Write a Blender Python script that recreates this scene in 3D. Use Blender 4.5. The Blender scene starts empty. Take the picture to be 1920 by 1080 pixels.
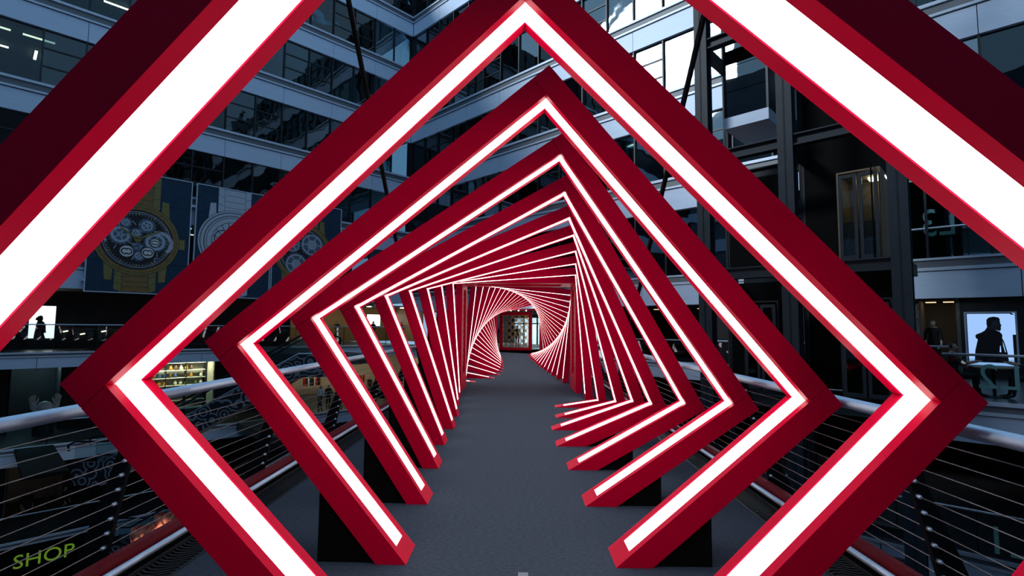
import bpy, bmesh, math, random
from mathutils import Vector, Matrix
R = math.radians
rnd = random.Random(7)
scn = bpy.context.scene
COL = scn.collection

# ------------------------------------------------------------------ camera, sky, exposure
FPX, CAMZ = 966.0, 1.61                        # focal length in photo pixels, eye height above the deck
PITCH, YAW, ROLL = .0757, .0128, -.008
cam_d = bpy.data.cameras.new('camera'); cam = bpy.data.objects.new('camera', cam_d); COL.objects.link(cam)
CAMR = (Matrix.Rotation(ROLL, 3, 'Z') @ Matrix.Rotation(PITCH, 3, 'X') @ Matrix.Rotation(YAW, 3, 'Y') @ Matrix(((1, 0, 0), (0, 0, 1), (0, 1, 0))))   # rows: right, up, forward
c_r, c_u, c_f = (Vector(CAMR[i]) for i in range(3))
cam.matrix_world = Matrix.Translation((0, 0, CAMZ)) @ Matrix((c_r, c_u, -c_f)).transposed().to_4x4()
cam_d.sensor_width = 36; cam_d.lens = FPX / 1920 * 36
cam_d.clip_start = 0.05; cam_d.clip_end = 500
scn.camera = cam
world = bpy.data.worlds.new('overcast_sky'); scn.world = world; world.use_nodes = True
bg = world.node_tree.nodes['Background']
bg.inputs[0].default_value = (0.40, 0.69, 1.0, 1); bg.inputs[1].default_value = 0.70
scn.view_settings.view_transform = 'Standard'; scn.view_settings.look = 'None'
scn.view_settings.gamma = 1; scn.view_settings.exposure = 0.0
scn.view_settings.use_curve_mapping = False
sun_d = bpy.data.lights.new('hazy_sun', 'SUN'); sun = bpy.data.objects.new('hazy_sun', sun_d); COL.objects.link(sun)
sun_d.energy = 2.2; sun_d.angle = R(14); sun_d.color = (.86, .94, 1)
sun.rotation_euler = Vector((-1, -.35, .52)).to_track_quat('Z', 'Y').to_euler()
STRIP = 4.5          # radiance of the white light strips

# ------------------------------------------------------------------ materials
def mat(name, base, rough=.5, metal=0, spec=.5, noise=0, nscale=8, bump=0, emit=None, estr=0, stretch=None):
    m = bpy.data.materials.new(name); m.use_nodes = True
    nt = m.node_tree; b = nt.nodes['Principled BSDF']
    b.inputs['Base Color'].default_value = (*base, 1); b.inputs['Roughness'].default_value = rough
    b.inputs['Metallic'].default_value = metal; b.inputs['Specular IOR Level'].default_value = spec
    if emit is not None:
        b.inputs['Emission Color'].default_value = (*emit, 1); b.inputs['Emission Strength'].default_value = estr
    if noise or bump:
        tc = nt.nodes.new('ShaderNodeTexCoord'); n = nt.nodes.new('ShaderNodeTexNoise')
        n.inputs['Scale'].default_value = nscale; n.inputs['Detail'].default_value = 6
        if stretch:
            mp = nt.nodes.new('ShaderNodeMapping'); mp.inputs['Scale'].default_value = stretch
            nt.links.new(tc.outputs['Object'], mp.inputs[0]); nt.links.new(mp.outputs[0], n.inputs['Vector'])
        else:
            nt.links.new(tc.outputs['Object'], n.inputs['Vector'])
        if noise:
            r = nt.nodes.new('ShaderNodeValToRGB')
            r.color_ramp.elements[0].position = .3; r.color_ramp.elements[1].position = .7
            r.color_ramp.elements[0].color = (*[c * (1 - noise) for c in base], 1)
            r.color_ramp.elements[1].color = (*[min(1, c * (1 + noise)) for c in base], 1)
            nt.links.new(n.outputs['Fac'], r.inputs[0]); nt.links.new(r.outputs[0], b.inputs['Base Color'])
        if bump:
            bp = nt.nodes.new('ShaderNodeBump'); bp.inputs['Strength'].default_value = bump; bp.inputs['Distance'].default_value = .01
            nt.links.new(n.outputs['Fac'], bp.inputs['Height']); nt.links.new(bp.outputs[0], b.inputs['Normal'])
    return m

def emission(name, col, s):
    m = bpy.data.materials.new(name); m.use_nodes = True; nt = m.node_tree
    nt.nodes.clear(); e = nt.nodes.new('ShaderNodeEmission'); o = nt.nodes.new('ShaderNodeOutputMaterial')
    e.inputs[0].default_value = (*col, 1); e.inputs[1].default_value = s; nt.links.new(e.outputs[0], o.inputs[0])
    return m

def glass(name, tint, rough=.02, ior=1.6, wave=0, opac=0):
    m = bpy.data.materials.new(name); m.use_nodes = True; nt = m.node_tree; nt.nodes.clear()
    t = nt.nodes.new('ShaderNodeBsdfTransparent'); t.inputs[0].default_value = (*tint, 1)
    g = nt.nodes.new('ShaderNodeBsdfGlossy'); g.inputs['Roughness'].default_value = rough
    g.inputs['Color'].default_value = (.82, .94, 1, 1)
    f = nt.nodes.new('ShaderNodeFresnel'); f.inputs[0].default_value = ior
    x = nt.nodes.new('ShaderNodeMixShader'); o = nt.nodes.new('ShaderNodeOutputMaterial')
    if wave:
        tc = nt.nodes.new('ShaderNodeTexCoord'); n = nt.nodes.new('ShaderNodeTexNoise'); n.inputs['Scale'].default_value = .55
        oi = nt.nodes.new('ShaderNodeObjectInfo'); ad = nt.nodes.new('ShaderNodeVectorMath')
        nt.links.new(tc.outputs['Object'], ad.inputs[0]); nt.links.new(oi.outputs['Location'], ad.inputs[1])
        nt.links.new(ad.outputs[0], n.inputs['Vector'])
        bp = nt.nodes.new('ShaderNodeBump'); bp.inputs['Strength'].default_value = wave; bp.inputs['Distance'].default_value = .3
        nt.links.new(n.outputs['Fac'], bp.inputs['Height']); nt.links.new(bp.outputs[0], g.inputs['Normal'])
    nt.links.new(f.outputs[0], x.inputs[0]); nt.links.new(t.outputs[0], x.inputs[1]); nt.links.new(g.outputs[0], x.inputs[2])
    nt.links.new(x.outputs[0], o.inputs[0])
    return m

M = {}
M['red'] = mat('red_lacquer', (.70, .0005, .036), .38, spec=.05, noise=.05, nscale=3, bump=.02)
M['red_dark'] = mat('red_kerb_paint', (.20, .002, .008), .5, noise=.15, nscale=9)
M['strip'] = emission('white_light_diffuser', (1, .985, .97), STRIP)
M['black'] = mat('black_board', (.003, .0035, .004), .7, spec=.1, noise=.2, nscale=5)
M['black_steel'] = mat('black_steel', (.006, .007, .008), .45, spec=.25, noise=.2, nscale=6)
M['carpet'] = mat('charcoal_carpet', (.047, .062, .086), .95, spec=.1, noise=.22, nscale=26, bump=.5, stretch=(1, 2.2, 1))
M['tape'] = mat('grey_tape', (.22, .25, .30), .7, noise=.1)
M['steel'] = mat('brushed_steel_tube', (.62, .73, .88), .45, metal=.75, noise=.05, nscale=40)
M['cable'] = mat('steel_cable', (.30, .31, .33), .35, metal=1)
M['grate'] = mat('iron_grate', (.016, .016, .018), .5, noise=.2)
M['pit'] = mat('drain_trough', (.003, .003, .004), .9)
M['gold'] = mat('gold_metal', (.52, .30, .07), .35, metal=.7, noise=.15, nscale=12)
M['alu'] = mat('pale_aluminium_panel', (.57, .70, .89), .45, metal=.05, noise=.05, nscale=2.5, stretch=(.3, 1, 6))
M['alu_lip'] = mat('aluminium_ledge', (.56, .66, .80), .4, metal=.1, noise=.04)
M['louvre'] = mat('grey_louvre', (.14, .155, .18), .5, metal=.2, noise=.2, nscale=30, stretch=(.05, 1, 3))
M['mullion'] = mat('dark_mullion', (.012, .016, .022), .4, metal=.3, noise=.1)
M['office'] = mat('dim_office_plaster', (.045, .065, .075), .8, noise=.25, nscale=.8)
M['officeceil'] = mat('office_ceiling', (.12, .15, .16), .8, noise=.15, nscale=1.5)
M['pane'] = glass('blue_office_glass', (.50, .62, .68), .015, 1.45, wave=.05)
M['pane_b'] = glass('tinted_office_glass', (.26, .38, .44), .02, 1.7, wave=.07)
M['pane_r'] = glass('mirrored_office_glass', (.14, .26, .32), .015, 3.6, wave=.03)
M['blind'] = mat('teal_blind', (.12, .26, .31), .8, noise=.1, nscale=14, stretch=(9, 1, .2))
M['clear'] = glass('clear_balustrade_glass', (.80, .88, .88), .01, 1.45)
M['dark_wall'] = mat('dark_shop_wall', (.012, .013, .015), .6, noise=.35, nscale=2)
M['slab'] = mat('dark_soffit', (.022, .026, .032), .7, noise=.2, nscale=2)
M['stone'] = mat('mall_stone_floor', (.045, .045, .048), .35, noise=.15, nscale=1.4)
M['lamp'] = emission('office_tube_light', (1, .86, .55), 9)
M['lampdim'] = emission('office_tube_light_dim', (1, .88, .58), 3)
M['spot'] = emission('shop_spot_light', (1, .88, .66), 14)
M['column'] = mat('blue_grey_steel_column', (.022, .032, .045), .5, spec=.3, noise=.12, nscale=4)
M['bk'] = mat('far_building_wall', (.10, .12, .15), .6, noise=.3, nscale=.5)

# ------------------------------------------------------------------ mesh helpers
class MB:
    def __init__(s): s.v = []; s.f = []; s.mi = []; s.cur = 0
    def add(s, vs, fs):
        k = len(s.v); s.v += [tuple(v) for v in vs]; s.f += [tuple(i + k for i in f) for f in fs]; s.mi += [s.cur] * len(fs); return s
    def box(s, x0, x1, y0, y1, z0, z1):
        vs = [(x, y, z) for x in (x0, x1) for y in (y0, y1) for z in (z0, z1)]
        return s.add(vs, [(0, 1, 3, 2), (4, 6, 7, 5), (0, 4, 5, 1), (2, 3, 7, 6), (0, 2, 6, 4), (1, 5, 7, 3)])
    def prism(s, pts, y0, y1):           # polygon in (x,z) counter-clockwise seen from -y, extruded along y
        n = len(pts); vs = [(p[0], y0, p[1]) for p in pts] + [(p[0], y1, p[1]) for p in pts]
        fs = [tuple(range(n)), tuple(range(2 * n - 1, n - 1, -1))] + [(i, i + n, (i + 1) % n + n, (i + 1) % n) for i in range(n)]
        return s.add(vs, fs)
    def flat(s, pts, z0, z1):            # polygon in (x,y), extruded along z
        n = len(pts); vs = [(p[0], p[1], z0) for p in pts] + [(p[0], p[1], z1) for p in pts]
        fs = [tuple(range(n - 1, -1, -1)), tuple(range(n, 2 * n))] + [(i, (i + 1) % n, (i + 1) % n + n, i + n) for i in range(n)]
        return s.add(vs, fs)
    def tube(s, path, r, seg=10, caps=True):
        path = [Vector(p) for p in path]; rr = r if isinstance(r, (list, tuple)) else [r] * len(path)
        k = len(s.v); up = None
        for i, p in enumerate(path):
            d = (path[min(i + 1, len(path) - 1)] - path[max(i - 1, 0)]).normalized()
            a = up if up is not None else (Vector((0, 0, 1)) if abs(d.z) < .9 else Vector((1, 0, 0)))
            x = d.cross(a)
            if x.length < 1e-4: x = d.cross(Vector((0, 1, 0)))
            x.normalize(); y = x.cross(d).normalized(); up = y
            for j in range(seg):
                t = 2 * math.pi * j / seg; s.v.append(tuple(p + (x * math.cos(t) + y * math.sin(t)) * rr[i]))
        fs = []
        for i in range(len(path) - 1):
            for j in range(seg):
                a = k + i * seg + j; b = k + i * seg + (j + 1) % seg
                fs.append((a, b, b + seg, a + seg))
        if caps:
            fs.append(tuple(range(k + seg - 1, k - 1, -1))); e = k + (len(path) - 1) * seg; fs.append(tuple(range(e, e + seg)))
        s.f += fs; s.mi += [s.cur] * len(fs); return s
    def lathe(s, prof, cx=0, cy=0, cz=0, seg=16):      # profile (r,z) about z
        k = len(s.v)
        for (r, z) in prof:
            for j in range(seg):
                t = 2 * math.pi * j / seg; s.v.append((cx + r * math.cos(t), cy + r * math.sin(t), cz + z))
        fs = [(k + i * seg + j, k + i * seg + (j + 1) % seg, k + (i + 1) * seg + (j + 1) % seg, k + (i + 1) * seg + j) for i in range(len(prof) - 1) for j in range(seg)]
        fs.append(tuple(range(k + seg - 1, k - 1, -1))); e = k + (len(prof) - 1) * seg; fs.append(tuple(range(e, e + seg)))
        s.f += fs; s.mi += [s.cur] * len(fs); return s
    def mesh(s, name, mats, smooth=False):
        me = bpy.data.meshes.new(name); me.from_pydata(s.v, [], s.f)
        for m in (mats if isinstance(mats, (list, tuple)) else [mats]): me.materials.append(m)
        for p, i in zip(me.polygons, s.mi): p.material_index = i; p.use_smooth = smooth
        bm = bmesh.new(); bm.from_mesh(me); bmesh.ops.recalc_face_normals(bm, faces=bm.faces); bm.to_mesh(me); bm.free()
        return me
    def build(s, name, mats, parent=None, smooth=False, loc=None, rz=0):
        return link(name, s.mesh(name, mats, smooth), parent, loc, rz)

def link(name, me, parent=None, loc=None, rz=0, rot=None):
    o = bpy.data.objects.new(name, me); COL.objects.link(o)
    if parent is not None: o.parent = parent
    if loc is not None: o.location = loc
    o.rotation_euler = rot if rot else (0, 0, rz)
    return o
def tag(o, label=None, cat=None, group=None, kind=None):
    if label: o['label'] = label
    if cat: o['category'] = cat
    if group: o['group'] = group
    if kind: o['kind'] = kind
    return o
def thing(name, label, cat, loc=(0, 0, 0), rz=0, group=None):
    return tag(link(name, None, None, loc, rz), label, cat, group)
def copy_tree(o, parent=None):
    c = o.copy(); COL.objects.link(c)
    if parent is not None: c.parent = parent
    for ch in list(o.children): copy_tree(ch, c)
    return c
def boxm(w, d, h, m, name='box'):          # centred box mesh, shared between alike pieces
    return MB().box(-w / 2, w / 2, -d / 2, d / 2, -h / 2, h / 2).mesh(name, m)
def bar(mb, a, b, w, d, y0):               # flat bar from a to b in the xz plane, width w, from y0 to y0+d
    dx, dz = b[0] - a[0], b[1] - a[1]; L = math.hypot(dx, dz) or 1; nx, nz = -dz / L * w / 2, dx / L * w / 2
    mb.prism([(a[0] - nx, a[1] - nz), (b[0] - nx, b[1] - nz), (b[0] + nx, b[1] + nz), (a[0] + nx, a[1] + nz)], y0, y0 + d)
def disc(mb, cx, cz, r, y0, y1, seg=28):
    mb.prism([(cx + r * math.cos(2 * math.pi * i / seg), cz + r * math.sin(2 * math.pi * i / seg)) for i in range(seg)], y0, y1)
def ring(mb, cx, cz, r0, r1, y0, y1, seg=32, a0=0, a1=360):
    n = max(4, int(seg * abs(a1 - a0) / 360))
    for i in range(n):
        a, b = R(a0 + (a1 - a0) * i / n), R(a0 + (a1 - a0) * (i + 1) / n)
        mb.prism([(cx + r0 * math.cos(a), cz + r0 * math.sin(a)), (cx + r1 * math.cos(a), cz + r1 * math.sin(a)),
                  (cx + r1 * math.cos(b), cz + r1 * math.sin(b)), (cx + r0 * math.cos(b), cz + r0 * math.sin(b))], y0, y1)
def text_mesh(body, size, depth, m, mirror=False):
    c = bpy.data.curves.new('lettering', 'FONT'); c.body = body; c.size = size; c.extrude = depth; c.resolution_u = 3
    o = bpy.data.objects.new('lettering', c); COL.objects.link(o)
    me = bpy.data.meshes.new_from_object(o.evaluated_get(bpy.context.evaluated_depsgraph_get()))
    bpy.data.objects.remove(o); bpy.data.curves.remove(c)
    for v in me.vertices:
        x, y, z = v.co; v.co = (-x if mirror else x, -z, y)
    me.materials.clear(); me.materials.append(m)
    return me
def pixdir(px, py): return c_r * ((px - 960) / FPX) + c_u * ((540 - py) / FPX) + c_f
def at(px, py, Y):                         # photo pixel -> world point at depth Y
    d = pixdir(px, py); return d * (Y / d.y) + Vector((0, 0, CAMZ))

# ================================================================== THE TUNNEL OF ARCHES
CX, CZ, HD, DEP = 0.008, 1.298, 2.0, 0.318
SIDE = HD * math.sqrt(2); BW = 0.157; GRV = 0.014; MA, MBK = .064, .248
def clip(poly, zmin):
    out = []
    for i in range(len(poly)):
        a, b = poly[i], poly[(i + 1) % len(poly)]
        ia, ib = a[1] >= zmin, b[1] >= zmin
        if ia: out.append(a)
        if ia != ib:
            t = (zmin - a[1]) / (b[1] - a[1]); out.append((a[0] + (b[0] - a[0]) * t, zmin))
    return out
def area(p): return abs(sum(p[i][0] * p[(i + 1) % len(p)][1] - p[(i + 1) % len(p)][0] * p[i][1] for i in range(len(p)))) / 2 if len(p) > 2 else 0

def arch(y, deg, label, group, dx=0, dz=0, block=True):
    root = thing('light_arch', label, 'light arch', (CX + dx, y, 0), 0, group)
    cz = CZ + dz; a = -R(deg)
    cor = [(HD * math.cos(a + k * math.pi / 2), cz + HD * math.sin(a + k * math.pi / 2)) for k in range(4)]   # R, T, L, B inner corners
    for k in range(4):
        A, B = cor[(k + 1) % 4], cor[k]                # walk clockwise: T->R, L->T, B->L, R->B
        ux, uz = (B[0] - A[0]) / SIDE, (B[1] - A[1]) / SIDE
        mx, mz = (A[0] + B[0]) / 2, (A[1] + B[1]) / 2 - cz; L = math.hypot(mx, mz); vx, vz = mx / L, mz / L
        P = lambda u, v: (A[0] + ux * u + vx * v, A[1] + uz * u + vz * v)
        def poly(u0, u1, v0, v1): return clip([P(u0, v0), P(u1, v0), P(u1, v1), P(u0, v1)], 0.0)
        p1 = poly(-BW, SIDE - .004, 0, BW); p2 = poly(-BW + GRV, SIDE - .004, GRV, BW)
        if area(p1) < 1e-4: continue
        m = MB(); m.prism(p1, 0, MA); m.prism(p1, MBK, DEP)
        if area(p2) > 1e-5: m.prism(p2, MA, MBK)
        # end margins of the channel are solid where the bar meets the floor
        u0, u1 = -.004, SIDE + .004
        if abs(uz) > 1e-6:
            uf = -A[1] / uz
            if uz > 0 and uf > 0: u0 = uf + .10 + .02 / max(.25, uz)
            if uz < 0 and uf < SIDE: u1 = uf - .10 - .02 / max(.25, -uz)
        if A[1] < 0 and B[1] < 0: u1 = u0 - 1
        if u0 > 0 and u1 > u0: m.prism(poly(-BW, u0, 0, GRV + .002), MA - .001, MBK + .001) if area(poly(-BW, u0, 0, GRV)) > 1e-5 else None
        if u1 < SIDE - .001 and u1 > u0: m.prism(poly(u1, SIDE, 0, GRV + .002), MA - .001, MBK + .001) if area(poly(u1, SIDE, 0, GRV)) > 1e-5 else None
        b = m.build('bar', M['red'], root)
        if u1 - u0 > .05:
            q = [P(u0, .005), P(u1, .005), P(u1, GRV + .001), P(u0, GRV + .001)]
            s = MB().prism(q, MA + .002, MBK - .002).build('light_strip', M['strip'], b)
            s['label'] = 'glowing white light strip along the inner face'
        # black block that props the bar on the deck
        if block and k in (2, 3):
            O0, O1 = P(0, BW), P(SIDE, BW)
            lo, hi = (O0, O1) if O0[1] < O1[1] else (O1, O0)
            if lo[1] < -.02 and hi[1] > .12 and abs(hi[0] - lo[0]) > .12:
                t = (0 - lo[1]) / (hi[1] - lo[1]); x0 = lo[0] + (hi[0] - lo[0]) * t
                sg = 1 if hi[0] > x0 else -1; wd = min(.41, abs(hi[0] - x0) * .8)
                h = wd / abs(hi[0] - x0) * hi[1]
                MB().prism([(x0, 0), (x0 + sg * wd, 0), (x0 + sg * wd, h)][::sg], .03, DEP + .10).build('support_block', M['black'], root)
    return root

ORD = ['nearest', 'second', 'third', 'fourth', 'fifth', 'sixth', 'seventh', 'eighth', 'ninth', 'tenth', 'eleventh', 'twelfth', 'thirteenth', 'fourteenth', 'fifteenth', 'sixteenth']
Z1, SP = 2.488, 1.1506
NEAR = [(1.325, -4.6, 0, 0), (2.496, .62, -.005, -.004), (3.606, 5.12, .005, -.004), (4.794, 10.96, .009, .002), (5.981, 15.77, -.008, -.004), (7.146, 21.5, -.025, .006),
        (8.248, 25.7, .02, .02), (9.36, 30.3, .035, -.004), (10.55, 35.9, .005, .015), (11.69, 40.6, 0, 0)]
for i, (y, a, dx, dz) in enumerate(NEAR):
    lab = ('red diamond arch with broad white light strip, nearest the camera and cut by the frame' if i == 0 else
           'red diamond arch with white light strip standing point up, second from the camera' if i == 1 else
           'red tilted square arch with white light strip, %s from the camera' % ORD[i])
    arch(y, a, lab, 'light arches before the portal', dx, dz)
for k in range(16):
    arch(15.15 + k * SP, 45 + 5.6 + 5.05 * k, 'red twisted square arch with thin white light strip, %s one beyond the near portal' % ('first' if k == 0 else ORD[k]), 'light arches beyond the portal', block=False)

# ------------------------------------------------------------------ the square portals
def portal(y, label):
    root = thing('red_portal', label, 'portal', (CX, y, 0)); hi = SIDE / 2; D = 1.30; top = CZ + hi
    for sg in (-1, 1):
        m = MB(); x0, x1 = sorted((sg * hi, sg * (hi + BW))); zt = top + BW
        m.box(x0, x1, 0, .36, 0, zt); m.box(x0, x1, D - .36, D, 0, zt)
        m.box(x0, x1, .36, D - .36, 0, .42); m.box(x0, x1, .36, D - .36, top - .14, zt)
        xo = sorted((sg * (hi + BW - .02), sg * (hi + BW))); m.box(xo[0], xo[1], .36, D - .36, .42, top - .14)
        p = m.build('post', M['red'], root)
        g = MB(); xg = sg * (hi + .06)
        for i in range(14):
            for s2 in (-1, 1):
                za = .42 + i * .165
                g.tube([(xg, .37 if s2 > 0 else D - .37, za), (xg, D - .37 if s2 > 0 else .37, min(za + .33, top - .15))], .014, 5)
        tag(g.build('gold_lattice', M['gold'], p), kind='stuff')
    m = MB()
    m.box(-hi, hi, 0, .36, top, top + BW); m.box(-hi, hi, D - .36, D, top, top + BW)
    m.box(-hi, -hi + .3, .36, D - .36, top, top + BW); m.box(hi - .3, hi, .36, D - .36, top, top + BW)
    m.box(-hi + .3, hi - .3, .36, D - .36, top + BW - .02, top + BW)
    m.build('lintel', M['red'], root)
    for i in range(3 if y > 20 else 0):
        x = -.5 + i * .5
        MB().lathe([(.03, -.05), (.045, 0), (.045, .03)], x, .18, top - .0, 12).build('spotlight', M['spot'] if False else M['lamp'], root)
    return root
portal(12.85, 'red box portal with slotted posts after the tenth arch')
portal(33.6, 'red box portal at the far end of the light tunnel')

# ------------------------------------------------------------------ gold lattice screen at the far end
ls = thing('lattice_screen', 'upright red frame filled with a gold star lattice at the tunnel end', 'screen', (at(967, 640, 36).x, 36.0, 0.02), R(-16))
w, h = 2.3, 2.62
m = MB(); m.box(-w / 2, -w / 2 + .2, -.12, .12, 0, h); m.build('frame_side', M['red'], ls)
m = MB(); m.box(w / 2 - .2, w / 2, -.12, .12, 0, h); m.build('frame_side', M['red'], ls)
m = MB(); m.box(-w / 2 + .2, w / 2 - .2, -.12, .12, h - .2, h); m.build('frame_top', M['red'], ls)
m = MB(); m.box(-w / 2 + .2, w / 2 - .2, -.12, .12, 0, .16); m.build('frame_bottom', M['red'], ls)
m = MB(); X0, X1, Z0, Z1_ = -w / 2 + .2, w / 2 - .2, .16, h - .2
g = .475
def clipseg(ax, az, bx, bz):
    t0, t1 = 0., 1.
    for p, q in ((-(bx - ax), ax - X0), (bx - ax, X1 - ax), (-(bz - az), az - Z0), (bz - az, Z1_ - az)):
        if abs(p) < 1e-9:
            if q < 0: return None
        else:
            r = q / p
            if p < 0: t0 = max(t0, r)
            else: t1 = min(t1, r)
    return None if t0 >= t1 else ((ax + (bx - ax) * t0, az + (bz - az) * t0), (ax + (bx - ax) * t1, az + (bz - az) * t1))
for i in range(-8, 13):
    for off in (-.035, .035):
        for sg in (1, -1):
            a = (X0 + i * g + off, Z0) if sg > 0 else (X0 + i * g + off, Z0)
            c = clipseg(a[0], a[1], a[0] + sg * 4, a[1] + 4)
            if c: bar(m, c[0], c[1], .024, .03, -.015)
nx = int((X1 - X0) / (g / 2)) + 1
for i in range(nx):
    for j in range(12):
        if (i + j) % 2: continue
        sx, sz = X0 + i * g / 2, Z0 + j * g / 2
        if X0 + .05 < sx < X1 - .05 and Z0 + .05 < sz < Z1_ - .05:
            bar(m, (sx - .13, sz), (sx + .13, sz), .022, .03, -.02); bar(m, (sx, sz - .13), (sx, sz + .13), .022, .03, -.02)
m.box(X0, X0 + .03, -.03, .03, Z0, Z1_); m.box(X1 - .03, X1, -.03, .03, Z0, Z1_); m.box(X0, X1, -.03, .03, Z0, Z0 + .03); m.box(X0, X1, -.03, .03, Z1_ - .03, Z1_)
tag(m.build('gold_lattice', M['gold'], ls), kind='stuff')

# ================================================================== THE BRIDGE
XL, XR, YE = -2.555, 2.40, 38
m = MB(); m.box(XL + .34, XR - .34, -4, YE, -.30, 0); deck = m.build('floor', M['carpet']); tag(deck, kind='structure')
m = MB(); m.box(XL - .30, XR + .30, -4, 34.5, -.75, -.31); tag(m.build('trim_1', M['black_steel']), kind='structure')
for sgn, X, nm in ((-1, XL, 'left'), (1, XR, 'right')):
    gr = thing('drain_grate', 'black slotted drain grate along the %s edge of the walkway' % nm, 'grate', (X - sgn * .2, 0, 0))
    MB().box(-.139, .139, -4, 34, -.30, -.06).build('trough', M['pit'], gr)
    mb = MB(); y = 1.4
    while y < 16:
        pts = [(-.12 + .24 * j / 5, y + .03 * math.sin(j / 5 * 3.14 * 1.6) * sgn) for j in range(6)]
        for a, b in zip(pts, pts[1:]):
            mb.add([(a[0], a[1], -.05), (b[0], b[1], -.05), (b[0], b[1] + .014, -.05), (a[0], a[1] + .014, -.05), (a[0], a[1], -.012), (b[0], b[1], -.012), (b[0], b[1] + .014, -.012), (a[0], a[1] + .014, -.012)],
                   [(4, 5, 6, 7), (0, 1, 5, 4), (2, 3, 7, 6)])
        y += .042
    tag(mb.build('slot_bars', M['grate'], gr), kind='stuff')
    for e in (-1, 1): MB().box(min(e * .12, e * .139), max(e * .12, e * .139), -4, 34, -.06, .004).build('edge_rail', M['grate'], gr)
    rl = thing('cable_railing', 'cable railing with fat steel handrail on the %s side of the walkway' % nm, 'railing', (X, 0, 0))
    s = sgn
    MB().box(min(s * .02, s * .07), max(s * .02, s * .07), -4, 34, .045, .125).build('red_kerb', M['red_dark'], rl)
    MB().box(min(s * .0, s * .09), max(s * .0, s * .09), -4, 34, -.34, .044).build('kerb_base', M['black_steel'], rl)
    MB().tube([(-s * .03, -4, .05), (-s * .03, 34, .05)], .024, 12).build('foot_pipe', M['steel'], rl, smooth=True)
    hx, hz = (0.015, 1.108) if s < 0 else (-.10, 1.10)
    MB().tube([(hx, -4, hz), (hx, 34.5, hz)], .038, 20).build('handrail', M['steel'], rl, smooth=True)
    # blade posts lean in towards the top
    bot, top_ = s * .20, hx
    def px_(z): return bot + (top_ - bot) * (z / hz)
    pm = MB(); inn = [(px_(z) - s * .03, z) for z in (-.5, .0, .6, hz - .02)]; out = [(px_(z) + s * q, z) for z, q in ((hz - .02, .03), (.6, .075), (.05, .16), (-.2, .17), (-.5, .06))]
    pm.prism((inn + out) if s > 0 else (inn + out)[::-1], -.018, .018); pme = pm.mesh('post', M['black_steel'])
    km = MB()
    zs = [.14 + .094 * i for i in range(10)]
    for z in zs: km.tube([(px_(z) - s * .012, -.05, z), (px_(z) - s * .012, -.035, z), (px_(z) - s * .012, -.018, z)], [.008, .014, .014], 8)
    kme = km.mesh('cable_knobs', M['steel'], True)
    y = (3.50 if s < 0 else 3.25) - 2.12 * 3
    while y < 34:
        p = link('post', pme, rl, (0, y, 0)); tag(link('cable_knobs', kme, p), kind='stuff'); y += 2.12
    for z in zs:
        MB().tube([(px_(z) - s * .012, -4, z), (px_(z) - s * .012, 34, z)], .0035, 6).build('cable', M['cable'], rl)
    st = MB(); sx = X + s * .42
    st.tube([(0, 0, 0), (0, -23, 23 * (.92 if s < 0 else .88))], .048, 10)
    tag(st.build('stay_rod', M['black_steel'], None, True, (sx, 16.7 if s < 0 else 15.3, -.35)), 'black slanting steel stay above the %s handrail' % nm, 'stay rod')
tp = MB().box(-.033, .033, -.06, .06, 0, .002).build('tape_mark', M['tape'], None, loc=(at(981, 1076, 3.46).x, 3.46, .0005)); tag(tp, 'small pale grey tape mark on the carpet at the front', 'tape')

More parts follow.
